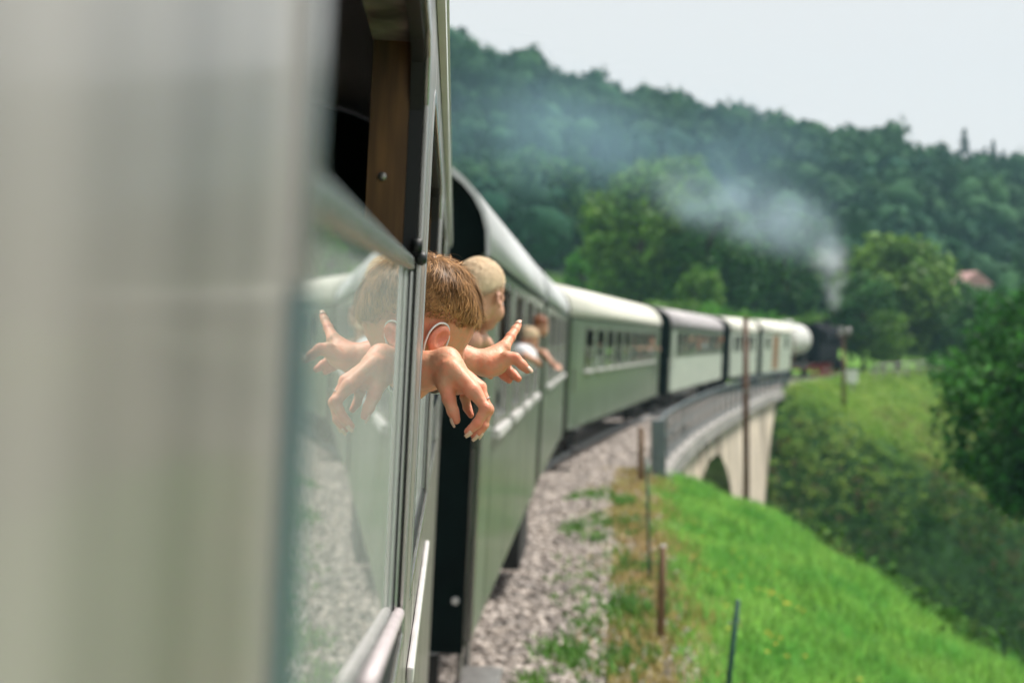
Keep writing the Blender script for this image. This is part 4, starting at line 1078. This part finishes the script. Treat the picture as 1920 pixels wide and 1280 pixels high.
def hair_mesh(name, C, A, s, m, root, n=9000, top=.05, side=.016, width=.0011, seed=1, thick=1.0, far=False, fade=True):
    rg = np.random.default_rng(seed)
    ctr = np.array((0, -.006, .030)); rad = np.array((.074, .094, .083))
    def hairline(d):
        # lowest z (unit sphere) that carries hair, by direction
        az = np.arctan2(np.abs(d[:, 0]), d[:, 1])      # 0 front, pi back
        return np.interp(az, [0, .45, .8, 1.15, 1.35, 1.75, 2.1, 2.6, math.pi], [.56, .57, .58, .30, -.04, -.24, -.50, -.64, -.68])
    # cap
    nu, nv = 72, 40
    U_, V_ = np.meshgrid(np.linspace(-math.pi, math.pi, nu), np.linspace(0, 2.4, nv))
    dd = np.stack([np.sin(V_) * np.sin(U_), np.sin(V_) * np.cos(U_), np.cos(V_)], -1).reshape(-1, 3)
    ok = dd[:, 2] > hairline(dd) + .10
    cp = ctr + dd * rad * 1.03 + dd * .0008
    idx = (np.arange(nv - 1)[:, None] * nu + np.arange(nu - 1)[None]).reshape(-1)
    q = np.stack([idx, idx + 1, idx + nu + 1, idx + nu], -1); q = q[ok[q].all(1)]
    Vs = [cp]; Fs = [q]; off = len(cp)
    # strands
    d = rg.normal(size=(n * 2, 3)); d /= np.linalg.norm(d, axis=1, keepdims=True)
    hl = hairline(d); k = d[:, 2] > hl - .04 * rg.random(len(d)); d = d[k][:n]; hl = hl[k][:n]; N = len(d)
    root_p = ctr + d * rad * 1.0
    nrm = d / rad; nrm /= np.linalg.norm(nrm, axis=1, keepdims=True)
    wh = np.array((.12, -.55, .82)); wh /= np.linalg.norm(wh)
    fl = d - wh * (d @ wh)[:, None]; fl += np.array((0.0, .35, 0)) * np.clip(d[:, 2:3], 0, 1) + np.array((0, -.15, -.75)) * np.clip(.35 - d[:, 2:3], 0, 1)
    cl = np.stack([np.sin(d[:, 0] * 23 + 3 * np.sin(d[:, 1] * 9)), np.sin(d[:, 1] * 21 + 2 * np.sin(d[:, 2] * 11)), np.sin(d[:, 2] * 19 + 2.5 * np.sin(d[:, 0] * 8))], -1)
    fl = fl + .30 * cl + .14 * rg.normal(size=(N, 3))
    fl -= nrm * np.einsum('ij,ij->i', fl, nrm)[:, None]; fl /= np.linalg.norm(fl, axis=1, keepdims=True) + 1e-9
    hgt = np.clip((d[:, 2] - .05) / .55, 0, 1); low = np.clip((d[:, 2] - hl) / .35, .0, 1)
    Ln = (side * (.35 + .65 * low) + (top - side) * hgt ** 1.2) * (.75 + .5 * rg.random(N)) * (1 + .25 * cl[:, 0]) * (.28 + .72 * np.clip((d[:, 2] - hl) / .5, 0, 1))
    lift = (.10 + .22 * hgt + .10 * rg.random(N)) * thick
    S_ = 5; prev = None; rows = []; fly = None
    for i in range(S_):
        t = i / (S_ - 1)
        p = root_p + fl * (Ln * t)[:, None] + nrm * (Ln * lift * math.sin(t * 2.2))[:, None]
        # keep outside the skull
        qd = (p - ctr) / rad; ql = np.linalg.norm(qd, axis=1, keepdims=True)
        fly = fly if i else 1 + 2.2 * (rg.random((N, 1)) < (.012 if width < .0009 else 0))
        tgt = 1.015 + fly * (.03 + .055 * hgt[:, None] * (.4 + .6 * rg.random((N, 1)))) * math.sin(min(t * 1.9, 1.57)) * thick
        p = ctr + (p - ctr) * np.maximum(tgt / ql, 1.0)
        pull = np.clip(ql - tgt, 0, 1) * .7
        p = p - (p - ctr) * (pull / np.maximum(ql, 1e-6))
        wd = np.cross(nrm, fl) * (width * (1 - .75 * t ** 2)); rows.append((p - wd, p + wd))
    Vv = np.stack([x for r_ in rows for x in r_], 1).reshape(-1, 3)
    b0 = np.arange(N) * (2 * S_)
    for i in range(S_ - 1):
        Fs.append(np.stack([b0 + 2 * i, b0 + 2 * i + 1, b0 + 2 * i + 3, b0 + 2 * i + 2], -1) + off)
    Vs.append(Vv)
    V = np.concatenate(Vs) * s @ A.T + C
    V = V - np.array(root.location)
    me = np_mesh('hair', V, np.concatenate(Fs))
    return link('hair', me, m, root)

def finish(name, groups, h, m, loc, label):
    f, lo, hi = make_field(groups); me = field_mesh(name, f, lo, hi, h)
    o = link(name, me, m, None, True); loc = Vector(loc)
    me.transform(Matrix.Translation(-loc)); o.location = loc
    if label: tag(o, label, 'person')
    return o
def flush_at(o, pts):
    me = o.data; n = len(me.vertices); co = np.empty(n * 3, np.float32); me.vertices.foreach_get('co', co); co = co.reshape(-1, 3) + np.array(o.location)
    v = np.zeros(n)
    for p, r_, k in pts: v = np.maximum(v, k * np.exp(-(np.linalg.norm(co - p, axis=1) / r_) ** 2))
    at = me.color_attributes.new('flush', 'FLOAT_COLOR', 'POINT')
    at.data.foreach_set('color', np.repeat(v[:, None], 4, 1).astype(np.float32).ravel())
def child_field(name, groups, h, m, root):
    f, lo, hi = make_field(groups); me = field_mesh(name, f, lo, hi, h)
    me.transform(Matrix.Translation(-Vector(root.location)))
    return link(name, me, m, root, True)

# ---- boy with brown hair, head out of the second window
FLOOR = 1.25
HC = P(786, 611, 2.53); HA = frame_from((math.sin(R(37)) * math.cos(R(44)), math.cos(R(37)) * math.cos(R(44)), -math.sin(R(44))), R(-13)); HS = 1.06
hp, ears, hw = head_prims(HC, HA, HS)
nb = HC + np.array((-.075, -.02, -.09)); ch = np.array((-.40, 2.60, CZ - .24)); hip = np.array((-.50, 2.62, CZ - .72))
torso = [cap(hw(0, -.03, -.05), nb + np.array((-.05, .03, -.05)), .050, .055, .03), cap(ch + (0, -.11, .02), ch + (0, .11, .02), .075, .075, .05), cap(ch, hip, .115, .105, .06),
         cap(ch + (0, -.14, .03), ch + (.04, -.19, -.2), .042, .036, .03), cap(ch + (.04, -.19, -.2), ch + (.08, -.10, -.30), .034, .026, .02),
         cap(ch + (0, .14, .03), ch + (.04, .19, -.2), .042, .036, .03), cap(ch + (.04, .19, -.2), ch + (.08, .10, -.30), .034, .026, .02)]
boy = finish('person', [(hp, .01), (ears, .005), (torso, .03)], .0028, M['skin'], (-.50, 2.62, FLOOR), 'boy with short brown hair and face mask leaning out of window, facing away')
child_field('shirt', [([cap(ch + (0, -.12, .025), ch + (0, .12, .025), .088, .088, .05), cap(ch, hip, .128, .120, .06), cap(ch + (0, -.14, .03), ch + (.03, -.175, -.11), .056, .052, .03), cap(ch + (0, .14, .03), ch + (.03, .175, -.11), .056, .052, .03)], .01)], .010, M['cloth_grey'], boy)
child_field('trousers', [([cap(hip + (0, -.06, 0), np.array((-.50, 2.55, FLOOR + .08)), .11, .062, .04), cap(hip + (0, .06, 0), np.array((-.50, 2.70, FLOOR + .08)), .11, .062, .04), cap(np.array((-.50, 2.55, FLOOR + .045)), np.array((-.38, 2.55, FLOOR + .04)), .044, .037, .02), cap(np.array((-.50, 2.70, FLOOR + .045)), np.array((-.38, 2.70, FLOOR + .04)), .044, .037, .02)], .01)], .012, M['cloth_navy'], boy)
eyes(hw, HS, boy)
flush_at(boy, [(hw(.077, -.01, -.02), .028 * HS, .75), (hw(-.077, -.01, -.02), .028 * HS, .75), (hw(.04, .06, -.04), .03, .3), (hw(0, .1, -.04), .02, .4)])
hair_mesh('hair', HC, HA, HS, M['hair_brown'], boy, n=20000, top=.046, side=.012, width=.00065, seed=3)
lp = [(.050, .062, -.044), (.066, .030, -.034), (.0735, .010, -.006), (.0755, -.010, .006), (.0745, -.026, -.004), (.0725, -.028, -.026), (.069, -.014, -.048), (.062, .010, -.058), (.055, .040, -.056), (.046, .064, -.052)]
def smooth_path(pts, n=5):
    pts = [Vector(p) for p in pts]; out = []
    for i in range(len(pts) - 1):
        p0, p1, p2, p3 = pts[max(i - 1, 0)], pts[i], pts[i + 1], pts[min(i + 2, len(pts) - 1)]
        for k in range(n):
            t = k / n
            out.append(.5 * ((2 * p1) + (p2 - p0) * t + (2 * p0 - 5 * p1 + 4 * p2 - p3) * t * t + (3 * p1 - p0 - 3 * p2 + p3) * t ** 3))
    return out + [pts[-1]]
mk = MB(); V = []; nu, nv = 18, 12
for i in range(nv):
    for j in range(nu):
        az = R(-78 + 156 * j / (nu - 1)); el = R(-2 + 34 * i / (nv - 1))
        V.append(Vector(hw(.060 * math.cos(el) * math.sin(az), .036 + .074 * math.cos(el) * math.cos(az) + .004 * (i % 2), -.052 + .052 * math.sin(el))) - boy.location)
mk.add(V, [(i * nu + j, i * nu + j + 1, (i + 1) * nu + j + 1, (i + 1) * nu + j) for i in range(nv - 1) for j in range(nu - 1)])
mko = mk.build('face_mask', M['mask'], boy, True); so = mko.modifiers.new('thickness', 'SOLIDIFY'); so.thickness = .0015
for sg in (1, -1):
    MB().tube([Vector(hw(p[0] * sg, p[1], p[2])) - boy.location for p in smooth_path(lp)], .0018, 8).build('ear_loop', M['elastic'], mko, True)

# ---- grown-up behind him whose two arms reach out of the same window
def chain(pts, rs, k=.004):
    out = []
    for i, (a, b, ra, rb) in enumerate(zip(pts[:-1], pts[1:], rs[:-1], rs[1:])):
        A_, B_ = P(*a), P(*b); mid = A_ * .5 + B_ * .5
        out += [cap(A_, mid, ra, (ra + rb) * .47, k), cap(mid, B_, (ra + rb) * .47, rb, k)]
        if i < len(pts) - 2: out.append(ell(B_, (rb * 1.07,) * 3, k))
    return out
sh_n = np.array((-.62, 2.42, CZ - .05)); sh_f = np.array((-.64, 2.84, CZ - .03)); ach = np.array((-.68, 2.63, CZ - .18)); ahip = np.array((-.74, 2.64, CZ - .72))
AC = np.array((-.66, 2.66, CZ + .20)); AA = frame_from((.9, .35, -.05)); ap, aears, aw = head_prims(AC, AA, 1.08)
abody = [cap(aw(0, -.02, -.06), aw(0, -.05, -.19), .052, .055, .03), cap(sh_n, sh_f, .062, .062, .05), cap(ach, ahip, .13, .13, .07),
         ]
arm_n = [cap(sh_n, P(655, 722, 2.43), .050, .039, .02), cap(P(655, 728, 2.43), P(795, 694, 2.39), .037, .0295, .012), cap(P(795, 694, 2.39), P(838, 677, 2.375), .0295, .0235, .012)]
hand_n = [cap(P(836, 678, 2.372), P(850, 690, 2.36), .0235, .021, .012), cap(P(846, 690, 2.345), P(888, 731, 2.325), .0165, .0118, .005), cap(P(846, 688, 2.36), P(897, 726, 2.347), .0165, .0114, .005),
          cap(P(846, 688, 2.375), P(900, 726, 2.37), .0160, .0110, .005), cap(P(844, 692, 2.388), P(893, 730, 2.39), .0155, .0100, .005),
          cap(P(834, 696, 2.365), P(838, 720, 2.350), .020, .0165, .014), ell(P(836, 708, 2.375), (.018, .02, .022), .016), ell(P(846, 718, 2.362), (.020, .018, .018), .014), ell(P(866, 722, 2.366), (.020, .020, .014), .012), cap(P(884, 733, 2.322), P(892, 738, 2.322), .0122, .0118, .005)]
fing_n = [chain([(888, 732, 2.325), (911, 766, 2.315), (894, 794, 2.31), (877, 809, 2.308)], [0.0109, 0.0091, 0.0074, 0.0064]),
          chain([(897, 727, 2.347), (915, 768, 2.342), (905, 799, 2.335), (889, 816, 2.332)], [0.0107, 0.0089, 0.0072, 0.0063]),
          chain([(900, 727, 2.37), (914, 768, 2.37), (908, 796, 2.365), (898, 813, 2.36)], [0.0102, 0.0083, 0.0068, 0.0059]),
          chain([(893, 730, 2.39), (872, 744, 2.40), (876, 764, 2.40), (883, 778, 2.395)], [0.0094, 0.0078, 0.0065, 0.0055]),
          chain([(837, 722, 2.350), (842, 748, 2.338), (849, 770, 2.332), (855, 787, 2.330)], [0.0143, 0.0106, 0.0090, 0.0074])]
arm_f = [cap(sh_f, P(690, 700, 2.66), .050, .041, .02), cap(P(690, 700, 2.66), P(862, 674, 2.61), .041, .0275, .012), cap(P(862, 674, 2.61), P(908, 680, 2.62), .0270, .0232, .012)]
hand_f = [cap(P(908, 680, 2.62), P(930, 676, 2.63), .0232, .0225, .012), cap(P(920, 668, 2.63), P(944, 652, 2.645), .0165, .0135, .010), cap(P(922, 676, 2.64), P(946, 668, 2.67), .0180, .0140, .010), cap(P(918, 686, 2.65), P(938, 684, 2.68), .0160, .0118, .007),
          cap(P(916, 688, 2.605), P(952, 672, 2.60), .0165, .0130, .012), ell(P(926, 688, 2.615), (.022, .02, .016), .012)]
fing_f = [chain([(944, 652, 2.645), (957, 632, 2.675), (966, 618, 2.695), (972, 609, 2.71)], [0.0118, 0.0089, 0.0075, 0.0066]),
          chain([(950, 670, 2.60), (966, 672, 2.598), (979, 684, 2.597), (989, 694, 2.597)], [0.0118, 0.0095, 0.0081, 0.0066]),
          chain([(946, 670, 2.67), (949, 690, 2.70), (962, 701, 2.69), (972, 710, 2.68)], [0.0115, 0.0089, 0.0076, 0.0066]),
          chain([(938, 684, 2.68), (933, 694, 2.71), (945, 704, 2.70), (955, 713, 2.69)], [0.0107, 0.0086, 0.0072, 0.0063]),
          chain([(934, 690, 2.69), (920, 692, 2.72), (916, 700, 2.72), (920, 706, 2.71)], [0.0094, 0.0076, 0.0065, 0.0055])]
adult = finish('person', [(ap, .01), (aears, .005), (abody, .03), (arm_n, .03), (hand_n, .008), (fing_n, .005), (arm_f, .03), (hand_f, .008), (fing_f, .005)], .0026, M['skin'],
               (-.74, 2.64, FLOOR), 'grown-up with bare forearms out of window, one hand drooping, one pointing')
child_field('shirt', [([cap(sh_n, sh_f, .078, .078, .05), cap(ach, ahip, .15, .15, .07), cap(sh_n, sh_n * .55 + P(655, 735, 2.43) * .45, .064, .058, .03), cap(sh_f, sh_f * .55 + P(690, 700, 2.66) * .45, .064, .058, .03)], .01)], .012, M['cloth_navy'], adult)
child_field('trousers', [([cap(ahip + (0, -.08, 0), np.array((-.74, 2.54, FLOOR + .12)), .10, .068, .04), cap(ahip + (0, .08, 0), np.array((-.74, 2.74, FLOOR + .12)), .10, .068, .04)], .01)], .014, M['cloth_navy'], adult)
flush_at(adult, [(P(*q), .013, .75) for q in ((877, 809, 2.308), (889, 816, 2.332), (898, 813, 2.36), (883, 778, 2.395), (855, 787, 2.33), (972, 609, 2.71), (989, 694, 2.597), (972, 710, 2.68), (955, 713, 2.69), (958, 700, 2.69), (942, 703, 2.70))]
         + [(P(*q), .011, .6) for q in ((888, 732, 2.318), (911, 766, 2.31), (915, 768, 2.335), (897, 727, 2.34), (894, 794, 2.305), (905, 799, 2.33), (842, 748, 2.33), (966, 672, 2.59), (957, 632, 2.67), (949, 690, 2.70), (933, 694, 2.71))]
         + [(P(850, 730, 2.36), .02, .5), (P(868, 735, 2.36), .02, .55), (P(930, 698, 2.62), .02, .45)])
eyes(aw, 1.08, adult); hair_mesh('hair', AC, AA, 1.08, M['hair_dark'], adult, n=2500, top=.06, side=.03, width=.0014, seed=9)
def nail(tip, prev, side, sz):
    t = (tip - prev); t /= np.linalg.norm(t); s_ = np.asarray(side, float); s_ -= t * (s_ @ t); s_ /= np.linalg.norm(s_); u = np.cross(t, s_)
    V = []; n1, n2 = 5, 5
    for i in range(n1):
        for j in range(n2):
            a = R(-52 + 104 * j / (n2 - 1)); L_ = (-.55 + 1.75 * i / (n1 - 1)) * sz
            V.append(Vector(tip + t * L_ * 1.0 + (s_ * math.cos(a) + u * math.sin(a)) * sz * (1.05 - .10 * max(0, i - 2))) - adult.location)
    o = MB().add(V, [(i * n2 + j, i * n2 + j + 1, (i + 1) * n2 + j + 1, (i + 1) * n2 + j) for i in range(n1 - 1) for j in range(n2 - 1)]).build('fingernail', M['nail'], adult, True)
    so = o.modifiers.new('thickness', 'SOLIDIFY'); so.thickness = .0006
for tp, pv, sd, sz in [((877, 809, 2.308), (894, 794, 2.31), (.6, -.5, -.5), .0076), ((889, 816, 2.332), (905, 799, 2.335), (.7, -.4, -.5), .0074), ((898, 813, 2.36), (908, 796, 2.365), (.8, -.3, -.4), .0070),
                      ((855, 787, 2.330), (849, 770, 2.332), (-.9, -.1, -.2), .0088), ((972, 609, 2.71), (966, 618, 2.695), (-.2, -.6, .8), .0078), ((989, 694, 2.597), (979, 684, 2.597), (.6, -.5, .6), .0078)]:
    nail(P(*tp), P(*pv), sd, sz)
# a thin ring on the drooping hand
rc = P(906.5, 749, 2.3445); MB().tube([Vector(rc + .0121 * np.array((math.cos(a) * .92, math.sin(a), math.cos(a) * .38))) - adult.location for a in np.linspace(0, 6.283, 22)], .0009, 6).build('ring', M['steel'], adult, True)

# ---- other passengers
WALLS = {'near': ((-.052, 0), (-.052 + dirv[0] * 10, dirv[1] * 10)), 'silver': ((-.175, 9.2), (.40, 18.75)), 'cream': ((1.26, 30.7), (5.34, 51.4)), 'grey': ((6.05, 54.0), (11.05, 74.6))}
def passenger(wall, head, d, face, hairm, shirtm, label, s=1.0, h=.007, arm=None, arm2=None, lean=False, hn=1800, top=.03, wid=.0022, sleeve=True):
    C = P(head[0], head[1], d); A = frame_from(face); pr, er, w = head_prims(C, A, s)
    (ax, ay), (bx, by) = WALLS[wall]; xw = ax + (bx - ax) * (C[1] - ay) / (by - ay)
    chst = np.array((min(C[0] - .08, xw - .13), C[1] + .02, C[2] - .30 * s)); hp_ = np.array((xw - .34, C[1] + .02, C[2] - .74 * s))
    if lean: chst = np.array((C[0] - .07, C[1] + .03, C[2] - .19 * s)); hp_ = np.array((xw - .42, C[1] + .03, C[2] - .36 * s))
    fl = np.array((hp_[0], hp_[1], FLOOR + .06))
    body = [cap(w(0, -.03, -.06), chst + (.06, 0, .12 * s), .048 * s, .055 * s, .03), cap(chst + (0, -.13 * s, .05), chst + (0, .13 * s, .05), .075 * s, .075 * s, .05), cap(chst, hp_, .12 * s, .115 * s, .06),
            cap(hp_ + (0, -.07, 0), fl + (0, -.07, 0), .08 * s, .045 * s, .04), cap(hp_ + (0, .07, 0), fl + (0, .07, 0), .08 * s, .045 * s, .04)]
    groups = [(pr, .01), (er, .005), (body, .03)]; slv = []
    for ar, sg in ((arm, 1), (arm2, -1)):
        if ar is None: continue
        shd = chst + np.array((.02, sg * .15 * s, .06)); el, wr, tp = [P(*q) for q in ar]
        groups.append(([cap(shd, el, .046 * s, .036 * s, .02), cap(el, wr, .036 * s, .025 * s, .012)], .03))
        v = tp - wr; L_ = np.linalg.norm(v); v /= L_; sdv = np.cross(v, (0, 0, 1)); sdv /= np.linalg.norm(sdv) + 1e-9
        fing = [[cap(wr + v * L_ * .45 + sdv * q * .017 * s, wr + v * L_ * (1.0 - abs(q) * .08) + sdv * q * .021 * s + np.array((0, 0, -.02)) * s, .010 * s, .0085 * s, .004)] for q in (-1.4, -.5, .5, 1.4)]
        fing.append([cap(wr + v * L_ * .15 - sdv * .03 * s, wr + v * L_ * .6 - sdv * .052 * s, .012 * s, .009 * s, .004)])
        groups.append(([cap(wr, wr + v * L_ * .5, .026 * s, .032 * s, .01)], .01)); groups.append((fing, .006))
        slv.append(cap(shd, shd * .5 + el * .5, .060 * s, .054 * s, .03))
    o = finish('person', groups, h, M['skin_far'], (fl[0], fl[1], FLOOR), label)
    nk = w(0, -.03, -.06); cl_ = chst + (.06, 0, .12 * s)
    sp = [cap(chst + (0, -.13 * s, .05), chst + (0, .13 * s, .05), .098 * s, .098 * s, .06), cap(chst, hp_, .142 * s, .135 * s, .06), cap(chst + (.03, 0, .04), cl_ * .72 + nk * .28, .105 * s, .068 * s, .05)]
    child_field('shirt', [(sp + (slv if sleeve else []), .01)], h * 1.5, shirtm, o)
    if h < .009: eyes(w, s, o)
    hair_mesh('hair', C, A, s, hairm, o, n=hn, top=top, side=.012, width=wid, seed=int(d * 10))
    return o
passenger('near', (900, 552), 4.3, (.42, .86, -.22), M['hair_blond'], M['cloth_navy'], 'boy with cropped blond hair leaning out just beyond the brown haired boy', s=.94, h=.006, arm=((880, 640, 4.25), (900, 637, 4.35), (914, 655, 4.42)), hn=12000, top=.016, wid=.0010)
passenger('silver', (992, 636), 13.4, (.75, .5, -.45), M['hair_blond'], M['cloth_white'], 'small blond child in white shirt leaning out of the silver roofed coach', s=1.0, h=.010, arm=((985, 668, 13.2), (1004, 676, 13.3), (1012, 683, 13.35)), lean=True)
passenger('silver', (1013, 611), 16.0, (.65, .7, -.3), M['hair_red'], M['cloth_navy'], 'red haired passenger in navy top with bare arm out of the silver roofed coach', s=1.05, h=.010, arm=((1020, 662, 15.7), (1036, 682, 15.5), (1050, 690, 15.3)))
passenger('cream', (1122, 646), 36.3, (.8, .5, -.1), M['hair_dark'], M['cloth_grey'], 'lone passenger with face out of the long cream roofed coach, nearest end', s=1.0, h=.014)
for i, (px, d, hm, cm, lb) in enumerate([(1186, 44.2, 'hair_blond', 'cloth_white', 'passenger in white shirt, first of the far cluster at the cream roofed coach'),
                                         (1203, 46.3, 'hair_dark', 'cloth_red', 'dark haired passenger in red, second of the cluster at the cream roofed coach'),
                                         (1221, 48.3, 'hair_red', 'cloth_white', 'red haired passenger, last window of the cream roofed coach'),]):
    passenger('cream', (px, 640), d, (.8, .5, -.1), M[hm], M[cm], lb, s=1.05, h=.016, arm=((px + 2, 652, d - .1), (px + 12, 653, d - .4), (px + 17, 655, d - .5)), hn=700, wid=.005)
for i, (px, d, hm, cm, lb) in enumerate([(1283, 58.6, 'hair_red', 'cloth_red', 'passenger in red at the nearest window of the pale grey roofed coach'),
                                         (1296, 60.8, 'hair_blond', 'cloth_navy', 'blond passenger in navy at the pale grey roofed coach'),
                                         (1310, 63.4, 'hair_red', 'cloth_red', 'red haired passenger midway along the pale grey roofed coach'),
                                         (1322, 65.8, 'hair_dark', 'cloth_white', 'dark haired passenger in white at the pale grey roofed coach'),
                                         (1352, 72.6, 'hair_red', 'cloth_red', 'passenger in the last window of the pale grey roofed coach')]):
    passenger('grey', (px, 636), d, (.8, .5, -.1), M[hm], M[cm], lb, s=1.1, h=.020, hn=500, wid=.007)

# ------------------------------------------------------------------ smoke and haze
def vol_mat(name, col, dens, noise=None, aniso=.2, soft=True):
    m = bpy.data.materials.new(name); m.use_nodes = True; n = m.node_tree.nodes; l = m.node_tree.links; n.clear()
    o = n.new('ShaderNodeOutputMaterial'); v = n.new('ShaderNodeVolumePrincipled'); v.inputs['Color'].default_value = (*col, 1); v.inputs['Anisotropy'].default_value = aniso
    v.inputs['Density'].default_value = dens
    l.new(v.outputs[0], o.inputs['Volume'])
    if soft:
        tc = n.new('ShaderNodeTexCoord'); ln = n.new('ShaderNodeVectorMath'); ln.operation = 'LENGTH'; l.new(tc.outputs['Object'], ln.inputs[0])
        mr = n.new('ShaderNodeMapRange'); mr.interpolation_type = 'SMOOTHSTEP'; mr.inputs[1].default_value = 1.0; mr.inputs[2].default_value = .15; mr.inputs[3].default_value = 0; mr.inputs[4].default_value = 1
        l.new(ln.outputs['Value'], mr.inputs[0])
        ge = n.new('ShaderNodeNewGeometry'); nz = n.new('ShaderNodeTexNoise'); nz.inputs['Scale'].default_value = noise; nz.inputs['Detail'].default_value = 4
        l.new(ge.outputs['Position'], nz.inputs[0])
        m2 = n.new('ShaderNodeMapRange'); m2.inputs[1].default_value = .36; m2.inputs[2].default_value = .68; m2.inputs[3].default_value = 0.05; m2.inputs[4].default_value = 1.6
        l.new(nz.outputs[0], m2.inputs[0])
        a = n.new('ShaderNodeMath'); a.operation = 'MULTIPLY'; l.new(mr.outputs[0], a.inputs[0]); l.new(m2.outputs[0], a.inputs[1])
        b = n.new('ShaderNodeMath'); b.operation = 'MULTIPLY'; l.new(a.outputs[0], b.inputs[0]); b.inputs[1].default_value = dens
        l.new(b.outputs[0], v.inputs['Density'])
    return m
smoke = empty('smoke', P(1560, 590, 114)); tag(smoke, 'pale blue grey smoke drifting from the locomotive chimney over the trees', 'smoke', kind='stuff')
m_dense = vol_mat('smoke_dense', (.78, .83, .88), .30, .7); m_mid = vol_mat('smoke_mid', (.60, .73, .90), .085, .3); m_thin = vol_mat('smoke_thin', (.45, .66, .92), .017, .10)
puffs = [(1563, 560, 115, 1.0, 1.6, m_dense), (1566, 520, 114.5, 1.4, 2.0, m_dense), (1555, 482, 114, 2.0, 2.2, m_dense), (1536, 455, 113, 3.0, 2.8, m_mid), (1494, 425, 111, 4.4, 3.8, m_mid), (1425, 400, 108, 5.2, 3.8, m_mid), (1330, 385, 105, 5.4, 3.0, m_mid),
         (1500, 330, 112, 6.5, 5.5, m_thin), (1390, 290, 108, 8.0, 6.0, m_thin), (1260, 290, 104, 8.5, 5.5, m_thin), (1110, 270, 100, 9.0, 6.0, m_thin), (960, 250, 97, 9.0, 6.5, m_thin)]
me_ = bpy.data.meshes.new('puff'); bm = bmesh.new(); bmesh.ops.create_icosphere(bm, subdivisions=3, radius=1.0); bm.to_mesh(me_); bm.free()
for px, py, d, rx, rz, m_ in puffs:
    mm = me_.copy(); mm.materials.append(m_)
    o = bpy.data.objects.new('puff', mm); COL.objects.link(o); o.parent = smoke
    o.location = Vector(P(px, py, d)) - smoke.location; o.scale = (rx, rx, rz); o.rotation_euler = (0, .35, 0)
hz = MB().box(-330, 450, -55, 632, -40, 125).build('haze', vol_mat('haze_air', (.42, .70, .86), 0.00034, soft=False, aniso=.0))
tag(hz, 'thin bluish haze in the valley air', 'haze', kind='stuff')
